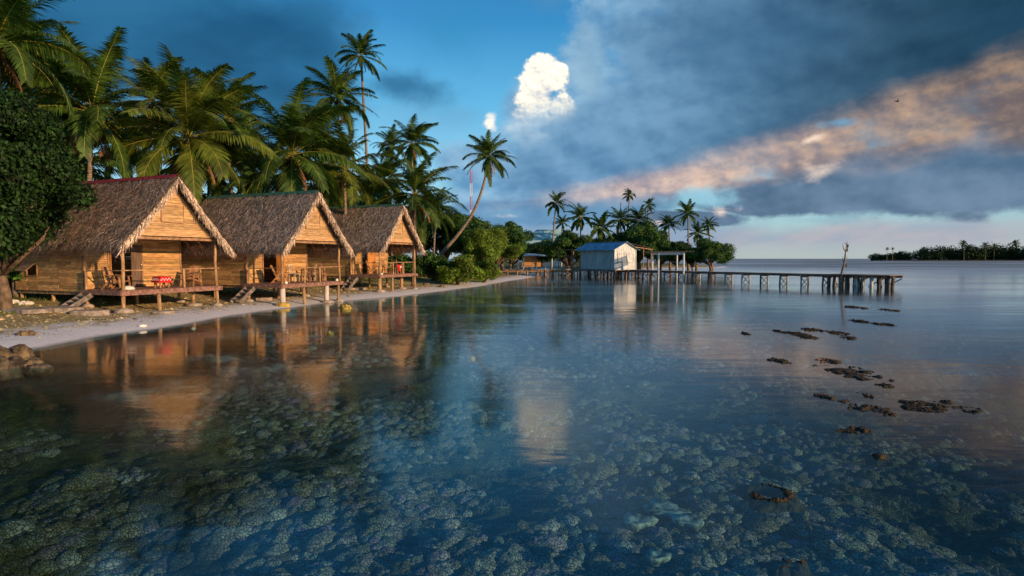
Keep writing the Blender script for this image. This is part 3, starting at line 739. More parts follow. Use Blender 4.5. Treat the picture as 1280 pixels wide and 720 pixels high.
# far island
def island():
    xs=[];mb=MB()
    A=P(1090,325,640); B=P(1420,325,560)
    pts=[]
    n=60
    vs=[];fs=[]
    for i in range(n+1):
        t=i/n; p=A.lerp(B,t); w=26*math.sin(math.pi*min(1,t*1.0+.02))**.5+3
        for q,z in((-1,-.3),(-.6,1.0),(.6,1.0),(1,-.3)): vs.append((p.x+q*4,p.y+q*w,z))
    for i in range(n):
        for k in range(3): fs.append((i*4+k,(i+1)*4+k,(i+1)*4+k+1,i*4+k+1))
    me=np_mesh('island',vs,fs,M['rock_dark'],True); tag(link('terrain',me),kind='structure')
    cl=[]; rr=random.Random(9)
    for i in range(230):
        t=rr.random()**.9; p=A.lerp(B,t*.985+.01); hgt=(6+8.5*sm(np.array(t),0,.3))*rr.uniform(.55,1.12)
        cl.append((p.x+rr.uniform(-3,3),p.y+rr.uniform(-18,18)*min(1,t*4+.2),1+hgt*.5,rr.uniform(4,8),rr.uniform(4,8),hgt*.55))
    V,Q=leaf_cloud(cl,60000,.75,9,.6)
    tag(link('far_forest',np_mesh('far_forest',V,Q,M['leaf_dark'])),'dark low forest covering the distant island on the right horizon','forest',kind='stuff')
    for i,(px,py,s,l) in enumerate([(1109,311,.6,'first of the tiny palms near the left tip of the distant island'),(1116,311,.6,'second tiny palm near the left tip of the distant island'),(1205,305,1.6,'bushy palm above the middle of the distant island'),(1232,307,1.3,'palm right of the bushy one on the distant island'),(1243,308,1.2,'slim palm standing alone on the distant island'),(1268,305,1.7,'palm nearest the right picture edge on the distant island')]):
        palm(px,py,590,l,far=True,scale=s*.95,var=i,rot=i,extras=False,rt=.22,group='tiny palms on the distant island')
island()

# ------------------------------------------------------------------ huts
TH=R(22)
def thatch_roof(root,ridge,halfw,eave_z,x0,x1,seed,name='roof',nb=15000):
    rr=random.Random(seed)
    # solid slopes
    mb=MB(); base=MB()
    def slope(u,t):    # u along x, t 0 ridge..1 eave ; returns height & y offset w/ slight sag + thickness
        y=halfw*t; z=ridge+(eave_z-ridge)*t-.10*math.sin(math.pi*t)
        return y,z
    n=10; th=.09
    for sg in(-1,1):
        vs=[];fs=[]
        for i in range(n+1):
            t=i/n; y,z=slope(0,t)
            for x in(x0,x1):
                vs.append((x,sg*y,z)); vs.append((x,sg*y,z-th))
        for i in range(n):
            a=i*4;b=a+4
            fs+=[(a,a+2,b+2,b),(a+1,b+1,b+3,a+3),(a,b,b+1,a+1),(a+2,a+3,b+3,b+2)]
        fs.append((n*4,n*4+2,n*4+3,n*4+1))
        base.add(vs,fs,False)
    base.build(name,M['thatch_base'],root)
    rf=[o for o in root.children if o.name.startswith(name)][-1]
    L=math.hypot(halfw,ridge-eave_z); sd=Vector((0,halfw/L,(eave_z-ridge)/L)); nrm0=Vector((0,-(eave_z-ridge)/L,halfw/L))
    vs=[];qs=[]
    def blade(p,d,nrm,l,w):
        s=d.cross(nrm).normalized(); b=len(vs)
        k=rr.uniform(-.3,.3); m=p+d*l*.5+nrm*rr.uniform(.01,.07)
        e=p+d*l+s*k*l*.5+nrm*rr.uniform(-.03,.07)+Vector((0,0,-.06*l))
        vs.extend([p+s*w,p-s*w,m-s*w*.8+nrm*.01,m+s*w*.8,e-s*w*.25,e+s*w*.25]); qs.append((b,b+1,b+2,b+3)); qs.append((b+3,b+2,b+4,b+5))
    for i in range(nb):
        sg=1 if i%3==0 else -1
        row=rr.randint(0,15); t=(row+rr.uniform(-.35,.35)+.2)/16; t=min(max(t,0),.99)
        x=rr.uniform(x0-.04,x1+.04); y,z=slope(0,t)
        dd=Vector((rr.gauss(0,.33),sg*sd.y,sd.z+rr.uniform(-.1,.12))).normalized(); nn=Vector((0,sg*nrm0.y,nrm0.z))
        blade(Vector((x,sg*y,z+.0))+nn*rr.uniform(.0,.07),dd,nn,rr.uniform(.3,.7),rr.uniform(.010,.030))
    for i in range(int(nb*.24)):      # eave fringe
        sg=-1 if i%2 else 1; x=rr.uniform(x0-.05,x1+.05); t=rr.uniform(.93,1.0); y,z=slope(0,t)
        dd=Vector((rr.gauss(0,.2),sg*rr.uniform(.15,.7),-1)).normalized(); blade(Vector((x,sg*y,z-rr.uniform(0,.15))),dd,Vector((0,sg,.2)).normalized(),rr.uniform(.2,.62),rr.uniform(.008,.02))
    for i in range(int(nb*.2)):      # rake fringe on both gable edges
        sg=-1 if i%2 else 1; xe,xd=(x1,1) if i%4<3 else (x0,-1)
        t=rr.random(); y,z=slope(0,t)
        dd=Vector((xd*rr.uniform(-.05,.4),sg*sd.y*rr.uniform(.3,.9),sd.z-rr.uniform(0,.5))).normalized(); blade(Vector((xe+xd*rr.uniform(-.15,.04),sg*y,z-rr.uniform(0,.16))),dd,Vector((xd,0,.1)).normalized(),rr.uniform(.15,.6),rr.uniform(.006,.016))
    link('thatch',np_mesh('thatch',vs,qs,M['thatch']),rf)
    return rf
def board_wall(mb,a,b,z0,z1,h=.13,th=.04,seglen=1.2,rr=rnd,top=None):
    """horizontal boards from a(x,y) to b(x,y); top(s) optional height limit fn of distance"""
    a=Vector((*a,0));b=Vector((*b,0)); d=b-a; L=d.length; d.normalize(); nn=Vector((d.y,-d.x,0)); z=z0
    while z<z1-.01:
        hh=min(h*rr.uniform(.8,1.2),z1-z); s=0; 
        lo,hi=0,L
        if top: lo,hi=top(z+hh)
        s=lo
        while s<hi-.02:
            e=min(s+seglen*rr.uniform(.5,1.5),hi); 
            if hi-e<.2: e=hi
            off=rr.uniform(0,.012)
            c=a+d*((s+e)/2)+nn*off+Vector((0,0,z+hh/2))
            Mx=Matrix((d,nn,Vector((0,0,1)))).transposed()
            mb.box(c,(e-s-.006,th,hh-.008),Mx); s=e
        z+=hh
def hut(origin,label,capmat,seed,dz=0.0,style=1):
    rr=random.Random(seed)
    root=empty('thatched_hut',(origin[0],origin[1],0),-TH); tag(root,label,'hut','thatched huts on stilts along the beach')
    D=1.25+dz; W=2.3; B=3.52+dz; X1=-2.5; X0=-7.5; RZ=6.22+dz
    def gz(x,y):
        c,s=math.cos(-TH),math.sin(-TH); return hz(origin[0]+c*x-s*y,origin[1]+s*x+c*y)
    # deck
    mb=MB(); x=X1-.05
    while x<.06:
        mb.box((x+.07,0,D-.02),(.135,2*W+.34,.04),jit=.003); x+=.145
    mb.build('deck',M['deck'],root)
    mb=MB(); mb.box((.16,0,D-.12),(.06,2*W+.4,.2)); mb.box((-1.2,-W-.19,D-.12),(2.68,.06,.17)); mb.box((-1.2,W+.19,D-.12),(2.68,.06,.17))
    for k in range(4): mb.box((-2.3+k*.75,0,D-.11),(.07,2*W+.3,.12))
    mb.build('deck_beam',M['deck'],root)
    # house floor
    mb=MB(); mb.box(((X0+X1)/2,0,D-.08),(X1-X0,2*W,.1)); mb.box(((X0+X1)/2,-W+.1,D-.2),(X1-X0,.1,.14)); mb.box(((X0+X1)/2,W-.1,D-.2),(X1-X0,.1,.14)); mb.build('floor',M['timber'],root)
    # walls
    mb=MB(); wz0,wz1=D-.12,B-.02
    if style==1: wall_side='board_dark'
    else: wall_side='board'
    op=(X0+.9,X0+1.7,D+.55,D+1.15)
    if style==1:
        board_wall(mb,(X0,-W),(op[0],-W),wz0,wz1,rr=rr); board_wall(mb,(op[1],-W),(X1,-W),wz0,wz1,rr=rr)
        board_wall(mb,(op[0],-W),(op[1],-W),wz0,op[2],rr=rr); board_wall(mb,(op[0],-W),(op[1],-W),op[3],wz1,rr=rr)
    else: board_wall(mb,(X0,-W),(X1,-W),wz0,wz1,rr=rr)
    mb.build('side_wall',M['board'],root)
    if style==1:
        f=MB(); f.bar((op[0]-.02,-W-.03,op[3]+.02),(op[1]+.02,-W-.03,op[3]+.02),.05); f.bar((op[0]-.02,-W-.03,op[2]),(op[1]+.02,-W-.03,op[2]),.05); f.bar((op[0],-W-.033,op[2]-.02),(op[0],-W-.033,op[3]+.04),.05); f.bar((op[1],-W-.033,op[2]-.02),(op[1],-W-.033,op[3]+.04),.05)
        wf=f.build('window',M['timber'],root)
        f=MB(); f.box(((op[0]+op[1])/2,-W-.28,op[3]-.18),(op[1]-op[0],.03,.6),(R(-50),0,0)); f.build('shutter',M['board_dark'],wf)
    mb=MB(); board_wall(mb,(X0,W),(X1,W),wz0,wz1,rr=rr); mb.build('side_wall',M['board'],root)
    mb=MB(); board_wall(mb,(X0,-W+.04),(X0,W-.04),wz0,wz1,rr=rr); mb.build('back_wall',M['board'],root)
    # front inner wall with doorway
    o0,o1={1:(-W+1.05,-W+2.55),2:(-W+1.15,-W+2.15),3:(-W+1.3,-W+2.0)}[style]
    mb=MB(); mb2=mb
    board_wall(mb,(X1,-W+.03),(X1,o0),D,B-.05,.11,seglen=1.6,rr=rr)
    board_wall(mb,(X1,o1),(X1,W-.03),D,B-.05,.11,seglen=1.6,rr=rr)
    board_wall(mb,(X1,o0),(X1,o1),D+1.98,B-.05,.11,rr=rr)
    mb.build('front_wall',M['board'],root)
    mb=MB()
    for yy in(-W-.0,W+.0): q=MB(); q.box((X1,yy,(D+B)/2),(.09,.09,B-D+.1)); q.build('corner_post',M['timber'],root)
    for yy in(o0-.03,o1+.03): mb.box((X1+.02,yy,D+1.0),(.1,.06,2.0))
    mb.box((X1+.02,(o0+o1)/2,D+2.0),(.1,o1-o0+.12,.06)); mb.build('door_frame',M['timber'],root)
    # doors
    if style==1:
        d=MB(); d.box((X1-.28,o0+.04,D+.98),(.62,.035,1.9),(0,0,R(10))); d.build('door',M['door'],root)
        d=MB(); d.box((X1+.13,o1-.30,D+.98),(.035,.62,1.9),(0,0,R(14))); dd=d.build('door',M['door_grey'],root)
        kb=MB(); kb.blob((X1+.2,o1-.12,D+1.05),.03,8,5,0); kb.build('handle',M['shell'],dd)
    elif style==2:
        d=MB(); d.box((X1+.06,o1+.33,D+.99),(.035,.6,1.96)); d.box((X1+.085,o1+.33,D+1.5),(.015,.45,.7)); d.build('door',M['door'],root)
        d=MB(); d.box((X1+.30,o1+.02,D+.99),(.5,.035,1.9),(0,0,R(10))); d.build('door',M['door'],root)
    else:
        d=MB(); d.box((X1+.06,o1+.5,D+.99),(.035,.92,1.96)); d.box((X1+.085,o1+.5,D+1.45),(.015,.7,.8)); d.build('door',M['door'],root)
    # porch posts
    tops=[]
    for yy in(-W,W):
        mb=MB(); mb.tube([(0+rr.uniform(-.02,.02),yy,D-.02),(rr.uniform(-.03,.03),yy+rr.uniform(-.03,.03),(D+B)/2),(0,yy,B)],[.075,.068,.06],8); mb.build('porch_post',M['pole'],root)
    # beams
    mb=MB(); mb.box((0,0,B-.02),(.13,2*W+.12,.12)); mb.box((-3.6,-W,B+.0),(7.9,.1,.1)); mb.box((-3.6,W,B+.0),(7.9,.1,.1))
    mb.box((X1,0,B+.02),(.1,2*W+.2,.1)); mb.build('roof_beam',M['timber'],root)
    sl=(RZ-B)/W
    mb=MB()
    for k in range(9):
        x=-.2-k*.9
        for sg in(-1,1): mb.bar((x,sg*(W+.3),B-.12-.3*sl),(x,sg*.02,RZ-.26),.05,.07)
    mb.build('rafter',M['timber'],root)
    # gable wall
    mb=MB(); gb,gt=B+.09,RZ-.12
    def lim(z): 
        h=max((gt-z)/sl,0); return (W-h,W+h)
    board_wall(mb,(.03,-W),(.03,W),gb,gt-.1,.105,.03,1.9,rr,top=lim); mb.build('gable_wall',M['board_pale'],root)
    hw=.55
    mb=MB(); wz=B+.72; 
    z=wz
    while z<wz+.85: mb.box((.075,.0,z+.02),(.02,2*hw,.036)); z+=.042
    w=mb.build('gable_window',M['board_pale'],root)
    mb=MB()
    for a,b in(((-hw,wz),(hw,wz)),((-hw,wz+.88),(hw,wz+.88)),((-hw,wz),(-hw,wz+.88)),((hw,wz),(hw,wz+.88))): mb.bar((.09,a[0],a[1]),(.09,b[0],b[1]),.035,.035)
    mb.build('frame',M['timber'],w)
    mb=MB(); mb.box((.085,0,B+.18),(.025,2*W-.42,.2)); mb.build('gable_board',M['board_pale'],root)
    # roof
    rf=thatch_roof(root,RZ+.08,W+.36,B-.31,X0-.45,.55,seed)
    mb=MB(); mb.box(((X0+.1)/2-.02,.10,RZ+.09),(X1-X0+3.35,.26,.02),(R(-44),0,0)); mb.box(((X0+.1)/2-.02,-.10,RZ+.09),(X1-X0+3.35,.26,.02),(R(44),0,0)); mb.build('ridge_cap',M[capmat],rf)
    # railing
    rz=D+.84; mb=MB()
    mb.bar((.08,-W-.02,rz),(.08,W+.05,rz+.03),.045,.045); mb.bar((.08,-W-.1,rz),(X1+.4,-W-.12,rz-.02),.04,.04)
    mb.bar((.08,W+.1,rz),(X1+.3,W+.12,rz-.02),.04,.04)
    mb.build('railing',M['timber'],root)
    for (bx,by) in((.09,.55+rr.uniform(-.1,.1)),(.09,-W*.32),(-2.2,-W-.12),(-1.2,W+.12)):
        if style==1 and by==-W*.32: continue
        q=MB(); q.box((bx,by,D+.42),(.05,.09,.86)); q.build('baluster',M['pole'],root)
    # stilts + footings
    pale={1:0,2:1,3:0}[style]
    spots=[(0,-W),(0,W),(.02,-.75),(-.7,1.55),(X1,-W+.1),(X1,W-.1),(X1,0),(-5,-W+.15),(X0+.15,-W+.15),(-5,W-.15),(X0+.15,W-.15)]
    if style==2: spots[1]=(.0,W-.1); spots[3]=(.0,1.15)
    foots=[]
    for i,(x,y) in enumerate(spots):
        g_=gz(x,y); thick=.075
        mm=M['pole']
        if style==2 and i in(0,3): mm=M['pale_post']; thick=.13
        if style==3 and i in(0,3): thick=.13
        q=MB(); q.tube([(x+rr.uniform(-.04,.04),y+rr.uniform(-.04,.04),g_-.25),(x,y,D-.06)],[thick*1.05,thick],8); q.build('stilt',mm,root)
        if i in(0,3,4,5,1) : foots.append((x,y,g_))
    # steps : two rough planks as stringers with treads
    g_=gz(-2.05,-W-1.3)
    mb=MB()
    for xx in(-2.35,-1.75): mb.bar((xx,-W-.15,D-.2),(xx-.2,-W-1.0,g_+.02),.06,.2)
    for k in range(4):
        t=.2+k*.22; mb.box((-2.05-.2*t,-W-.15-.85*t,D-.2+(g_-D+.22)*t+.05),(.62,.2,.04))
    mb.build('steps',M['pier_wood'],root)
    return root,D,foots,gz
def h2w(origin,x,y):
    c,s=math.cos(-TH),math.sin(-TH); return (origin[0]+c*x-s*y, origin[1]+s*x+c*y)
O1=(-15.55,26.1); O2=(-11.25,32.1); O3=(-8.45,42.1)
HU=[]
for o,l,cm,sd_,dz,st in [(O1,'nearest thatched hut with a red metal ridge cap and a red cloth on its porch','red_metal',101,0,1),
    (O2,'middle thatched hut with a green ridge cap and thick whitish front stilts','green_metal',102,0,2),
    (O3,'farthest thatched hut with an orange door and round brown front stilts','green_metal',103,.2,3)]:
    HU.append(hut(o,l,cm,sd_,dz,st))

# footing stones
fl=[['pale bowl shaped concrete footing under the left front post of the nearest hut','concrete footing under the right inner stilt of the nearest hut','low footing at the back left of the nearest porch','low footing at the back right of the nearest porch','footing under the right front post of the nearest hut'],
    ['yellowish block under the thick left front stilt of the middle hut','flat block under the thick right white stilt of the middle hut','low block at the back left of the middle porch','low block at the back right of the middle porch','small block under the thin right stilt of the middle hut'],
    ['flat stone under the thick left front stilt of the farthest hut','slab under the thick right stilt of the farthest hut','low block at the back left of the farthest porch','low block at the back right of the farthest porch','slab under the thin right stilt of the farthest hut']]
for hi,(o,(root,D,foots,gz)) in enumerate(zip((O1,O2,O3),HU)):
    order=[0,3,4,5,1]
    for k,(x,y,g_) in enumerate(foots):
        lab={0:0,1:4,2:1,3:2,4:3}[k]
        wx,wy=h2w(o,x,y)
        mb=MB(); s=.42 if lab in(0,1) else .28
        mb.blob((0,0,0),(s,s*.85,.20 if lab==0 else .13),10,6,.10)
        ob=mb.build('footing_stone',M['rock_yellow'] if (hi==1 and lab==0) else M['concrete']); ob.location=(wx,wy,g_+.02)
        tag(ob,fl[hi][lab],'stone','footing stones under the huts')

# ------------------------------------------------------------------ furniture
def lounge_chair(loc,rz,label,m='furn'):
    r=empty('armchair',loc,rz); tag(r,label,'chair','wooden chairs on the porches')
    s=MB()
    for k in range(5): s.box((.30-k*.12,0,.36-k*.03),(.10,.52,.02),(0,R(12),0))
    s.build('seat',M[m],r)
    b=MB()
    for k in range(5): b.bar((-.25,-.22+k*.11,.25),(-.58,-.22+k*.11,.98),.09,.018,up=(1,0,0))
    b.bar((-.38,-.26,.52),(-.38,.26,.52),.04); b.bar((-.55,-.26,.88),(-.55,.26,.88),.04); b.build('backrest',M[m],r)
    for sg in(-1,1):
        a=MB(); a.box((0,sg*.32,.60),(.72,.10,.025),(0,R(4),0)); a.build('armrest',M[m],r)
        l=MB(); l.bar((.30,sg*.30,0),(.22,sg*.30,.59),.05,.05); l.build('leg',M[m],r)
        l=MB(); l.bar((-.55,sg*.30,0),(.0,sg*.30,.60),.05,.05); l.build('leg',M[m],r)
        l=MB(); l.bar((.30,sg*.27,.36),(-.35,sg*.27,.22),.03,.07); l.build('side_rail',M[m],r)
    return r
def side_chair(loc,rz,label,m='furn_pale',hh=1.0):
    r=empty('dining_chair',loc,rz); tag(r,label,'chair','wooden chairs on the porches')
    s=MB(); s.box((0,0,.45),(.44,.44,.035)); s.build('seat',M[m],r,.006)
    for x in(-.19,.19):
        for y in(-.19,.19):
            l=MB(); l.bar((x,y,0),(x,y,.44),.04); l.build('leg',M[m],r)
    b=MB()
    for y in(-.19,.19): b.bar((-.2,y,.44),(-.28,y,hh),.04)
    b.bar((-.275,-.2,hh-.03),(-.275,.2,hh-.03),.03,.07)
    for k in range(3): b.bar((-.21,-.1+k*.1,.46),(-.27,-.1+k*.1,hh-.05),.035,.015,up=(1,0,0))
    b.build('backrest',M[m],r); return r
def table(loc,rz,label,m='furn',sz=(.7,.7,.62)):
    r=empty('table',loc,rz); tag(r,label,'table')
    s=MB(); s.box((0,0,sz[2]),(sz[0],sz[1],.04)); s.build('tabletop',M[m],r,.006)
    for x in(-1,1):
        for y in(-1,1):
            l=MB(); l.bar((x*sz[0]*.42,y*sz[1]*.42,0),(x*sz[0]*.42,y*sz[1]*.42,sz[2]-.02),.05); l.build('leg',M[m],r)
    return r
def cloth(name,loc,rz,label,w,d,h,cat='cloth',hang=.28):
    """draped red cloth with zig zag white pattern"""
    n=14; vs=[];fs=[]
    mb=MB(); V=[]
    # grid over table, hanging sides; u across width
    us=[-w/2-.01]*4+list(np.linspace(-w/2,w/2,9))+[w/2+.01]*4; uz=[-hang,-hang*.66,-hang*.33,0]+[0]*9+[0,-hang*.33,-hang*.66,-hang]
    ds=[-d/2]*4+list(np.linspace(-d/2,d/2,9))+[d/2]*4; dz_=uz
    idx={}
    for i,(u,a) in enumerate(zip(us,uz)):
        for j,(q,b) in enumerate(zip(ds,dz_)):
            z=h+min(a,b) ; k=.02*math.sin(i*2.1+j*1.3)
            ou=(-a)*.15*(1 if u>0 else -1)+ (k if a<0 else 0); oq=(-b)*.15*(1 if q>0 else -1)+(k if b<0 else 0)
            idx[i,j]=len(V); V.append((u+ou,q+oq,z+(.0)))
    for i in range(len(us)-1):
        for j in range(len(ds)-1): fs.append((idx[i,j],idx[i+1,j],idx[i+1,j+1],idx[i,j+1]))
    mb.add(V,fs,True); o=mb.build(name,M['red_cloth']); o.location=loc; o.rotation_euler=(0,0,rz); tag(o,label,cat)
    p=MB(); 
    for side in(0,1):
        for k in range(7):
            a=-w/2+.04+k*(w-.08)/6
            if side==0: p.box((a,-d/2-.035,h-.13+(.03 if k%2 else -.03)),(.05,.012,.045),(0,R(30 if k%2 else -30),0))
            else: p.box((w/2+.045,-d/2+.04+k*(d-.08)/6,h-.13+(.03 if k%2 else -.03)),(.012,.05,.045),(R(30 if k%2 else -30),0,0))
    p.build('white_motif',M['white_cloth'],o); return o
def on(o,x,y,z): a=h2w(o,x,y); return (a[0],a[1],z)
D1=1.25
lounge_chair(on(O1,-1.1,-1.75,D1),-TH+R(20),'grey weathered lounge chair at the left of the nearest porch by the open door',m='furn')
lounge_chair(on(O1,-.75,1.45,D1),-TH+R(-65),'reclining slatted wooden chair at the right of the nearest porch')
table(on(O1,-.5,-.2,D1),-TH,'small wooden table under the red cloth on the nearest porch',sz=(.42,.48,.5))
cloth('red_tablecloth',on(O1,-.5,-.2,D1),-TH,'red tablecloth with a white zigzag pattern on the nearest porch',.46,.52,.525)
mb=MB(); mb.blob((0,0,.0),(.26,.26,.16),12,7,.03,zmin=-.1); ob=mb.build('giant_clam_shell',M['shell']); ob.location=on(O1,-.35,-1.85,D1+.02); tag(ob,'large white clam shell lying on the nearest deck beside the left post','shell')
lounge_chair(on(O2,-.9,-1.35,D1),-TH+R(35),'warm brown lounge chair at the left of the middle porch')
side_chair(on(O2,-1.6,.3,D1),-TH+R(5),'upright grey chair standing against the wall behind the middle porch table')
table(on(O2,-1.0,.95,D1),-TH,'brown wooden table on the middle porch',sz=(.7,.9,.7))
side_chair(on(O2,-.55,1.35,D1),-TH+R(100),'upright brown chair at the right end of the middle porch table',m='furn',hh=1.05)
side_chair(on(O2,-1.5,1.6,D1),-TH+R(-150),'pale chair at the far side of the middle porch table')
lounge_chair(on(O3,-1.0,-1.5,D1+.2),-TH+R(25),'lounge chair at the left of the farthest porch in front of the orange door')
side_chair(on(O3,-1.3,.4,D1+.2),-TH+R(10),'brown chair behind the red cloth on the farthest porch',m='furn',hh=1.1)
side_chair(on(O3,-.8,1.1,D1+.2),-TH+R(80),'brown chair nearest the right post on the farthest porch',m='furn',hh=1.05)
side_chair(on(O3,-.35,.1,D1+.2),-TH+R(0),'low chair holding the hanging red cloth on the farthest porch',m='furn',hh=.85)
def hung_cloth():
    vs=[];fs=[]; n=10
    for i in range(n+1):
        t=i/n; y=-.32+.64*t; dl=.18+.34*math.sin(math.pi*t)**1.2
        for k in range(5): vs.append((.02*math.sin(i*1.9)+k*.01,y*(1-.10*k),-dl*k/4)) 
    for i in range(n):
        for k in range(4): fs.append((i*5+k,i*5+k+1,(i+1)*5+k+1,(i+1)*5+k))
    mb=MB(); mb.add(vs,fs,True); o=mb.build('red_towel',M['red_cloth']); m=o.modifiers.new('s','SOLIDIFY'); m.thickness=.02
    o.location=on(O3,.02,.15,D1+.2+.68); o.rotation_euler=(0,0,-TH); tag(o,'red towel with a white patch hanging on the farthest porch','towel')
    p=MB(); p.box((.045,.15,-.16),(.012,.16,.12),(R(20),0,0)); p.build('white_motif',M['white_cloth'],o)
hung_cloth()
for (o,y,l,dz) in [(O2,-2.2,'small pink white shell on the left front corner of the middle deck',0),(O2,2.2,'pink white shell on the right front corner of the middle deck',0),(O3,-2.2,'white shell on the left front corner of the farthest deck',.2)]:
    mb=MB(); mb.blob((0,0,.06),(.10,.10,.09),9,6,.12); ob=mb.build('seashell',M['shell']); ob.location=on(o,.0,y+(.15 if y<0 else -.15),D1+dz); tag(ob,l,'shell','shells on the deck corners')

# ------------------------------------------------------------------ beach details
ROCKTEX=bpy.data.textures.new('rock_clouds','CLOUDS'); ROCKTEX.noise_scale=.16
def stone(px,py,z,size,label,m='rock',name='rock',cat='rock',group='rocks on the beach',flat=.55,n=.22):
    p=G(px,py,z); zz=hz(p.x,p.y); zz=max(zz,-.12)
    mb=MB(); k=max(2,int(3+size)); 
    for i in range(k):
        a=rnd.random()*6.28; q=size*.45*(i>0); mb.blob((q*math.cos(a),q*math.sin(a),size*.1*i/k),(size*rnd.uniform(.4,.7),size*rnd.uniform(.35,.6),size*flat*rnd.uniform(.5,.9)),10,7,n*.6)
    o=mb.build(name,M[m]); o.location=(p.x,p.y,zz+.02); tag(o,label,cat,group); 
    sb=o.modifiers.new('sub','SUBSURF'); sb.levels=2; sb.render_levels=2; dm=o.modifiers.new('rough','DISPLACE'); dm.texture=ROCKTEX; dm.strength=.28*size; dm.mid_level=.5
    return o
stone(8,447,0,.65,'pale topped block at the left edge among dark boulders',m='rock',flat=.9)
stone(28,455,0,.5,'yellow brown boulder at the water edge on the far left',m='rock')
stone(3,460,0,.5,'dark boulder half in the water at the left edge',m='rock_dark',flat=1)
stone(16,440,.05,.5,'dark boulder behind the pale block at the far left',m='rock_dark')
stone(45,458,0,.4,'small dark rock right of the yellow brown boulder',m='rock_dark')
stone(32,423,.1,.28,'low brown rock lying alone on the grey sand',m='rock')
stone(435,385,.0,.62,'yellow coral rock at the waterline before the middle hut',m='rock_yellow')
stone(590,445,-.02,.22,'tiny yellow rock alone in the open water',m='rock_yellow')
stone(413,415,-.02,.25,'small yellow rock under the water edge before the middle hut',m='rock_yellow')
stone(543,352,.3,.5,'flat brown stone on the sand right of the farthest hut',m='rock',flat=.35)
stone(553,357,.3,.45,'flat stone nearest the water right of the farthest hut',m='rock',flat=.35)
stone(532,356,.3,.45,'reddish flat stone just past the farthest deck',m='rock',flat=.35)
stone(562,354,.3,.3,'small flat stone at the right of the stone group past the farthest hut',m='rock',flat=.35)
for i,(px,py,s,l) in enumerate([(12,386,.28,'first white stone from the left along the slab path'),(20,385,.26,'second white stone from the left along the slab path'),(28,386,.28,'third white stone along the slab path'),(38,385,.3,'rightmost white stone along the slab path'),(241,394,.16,'white stone on the sand edge between the nearest hut stilts'),(178,396,.14,'small white stone right of the bowl shaped footing')]):
    stone(px,py,.45,s,l,m='shell',group='white stones by the nearest hut')
def slab(px,py,z,dims,rz,label,m='concrete',tilt=0):
    p=G(px,py,z); zz=hz(p.x,p.y); mb=MB()
    vs=[];n=18
    for zt in(0,1):
        for k in range(n):
            a=6.283*k/n; q=rnd.uniform(.88,1.05) if zt==0 else q_l[k]*.96
            if zt==0:
                if k==0: q_l=[]
                q_l.append(q)
            ca,sa=math.cos(a),math.sin(a); sx=math.copysign(abs(ca)**.5,ca); sy=math.copysign(abs(sa)**.5,sa)
            vs.append((sx*dims[0]/2*q,sy*dims[1]/2*q,zt*dims[2]-.06))
    fs=[tuple(range(n,2*n))]+[(k,(k+1)%n,n+(k+1)%n,n+k) for k in range(n)]
    mb.add(vs,fs); o=mb.build('stone_slab',M[m],bevel=.02); o.location=(p.x,p.y,zz); o.rotation_euler=(0,R(tilt),rz); tag(o,label,'slab','rough concrete slabs by the huts'); return o
slab(20,391,.42,(3.6,1.1,.16),-.35,'long grey slab path at the far left below the nearest hut')
slab(72,389,.42,(2.2,1.0,.2),-.2,'rough slab in line between the long path and the steps')
slab(112,390,.42,(1.5,.8,.24),.1,'thick brown slab at the foot of the nearest steps')
slab(203,384,.5,(.9,.5,.15),.1,'small slab in the gravel under the nearest deck')
slab(305,371,.45,(1.5,.8,.2),-.2,'slab at the foot of the middle hut steps')
slab(328,371,.45,(1.1,.7,.2),.2,'brown slab right of the middle hut steps')
slab(442,359,.5,(1.9,1.1,.18),-.1,'pale slab at the foot of the farthest hut steps')
def gravel():
    rr=random.Random(21); vs=[];qs=[]
    pts=[]
    for i in range(60000):
        t=rr.random(); x=rr.uniform(-30,2); y=rr.uniform(15,62); pts.append((x,y))
    A=np.array(pts); d=land_sd(A[:,0],A[:,1]); H=height(A[:,0],A[:,1]); nn=fbm(A[:,0],A[:,1],.9,3)
    n=0
    for (x,y),dd,h,c in zip(pts,d,H,nn):
        if dd<.7 or dd>9: continue
        pr=sm(np.array(dd),.9,2.0)*(1-sm(np.array(dd),6,9))
        if rr.random()>pr*(.5+.8*(c>.5)) : 
            if rr.random()>.05: continue
        s=rr.uniform(.02,.055)*(1+(rr.random()<.04)*1.5); b=len(vs)
        for k in range(5):
            a=k*1.2566+rr.random()*.6; vs.append((x+s*math.cos(a),y+s*math.sin(a),h-.01))
        vs.append((x,y,h+s*.6)); 
        for k in range(5): qs.append((b+k,b+(k+1)%5,b+5))
    tag(link('gravel',np_mesh('gravel',vs,qs,mat('shingle',(.55,.42,.20),.9,.4,3,island=.7,bump=0))),'loose coral shingle and leaf litter under and before the huts','gravel',kind='stuff')
gravel()
def grass():
    rr=np.random.RandomState(4); n=70000
    x=rr.uniform(-34,6,n); y=rr.uniform(20,75,n); d=land_sd(x,y); h=height(x,y); c=fbm(x,y,.4,3)
    k=(d>4.2)&(d<16)&(c>.46)&(h>.45); x,y,h=x[k],y[k],h[k]; n=len(x)
    a=rr.rand(n)*6.28; s=rr.uniform(.07,.2,n); w=.02
    V=np.stack([np.stack([x-w*np.cos(a),y-w*np.sin(a),h-.01],1),np.stack([x+w*np.cos(a),y+w*np.sin(a),h-.01],1),np.stack([x+rr.normal(0,.06,n),y+rr.normal(0,.06,n),h+s],1)],1).reshape(-1,3)
    tag(link('grass',np_mesh('grass',V,np.arange(n*3).reshape(n,3),M['grass'])),'short patchy grass growing behind and under the huts','grass',kind='stuff')
grass()

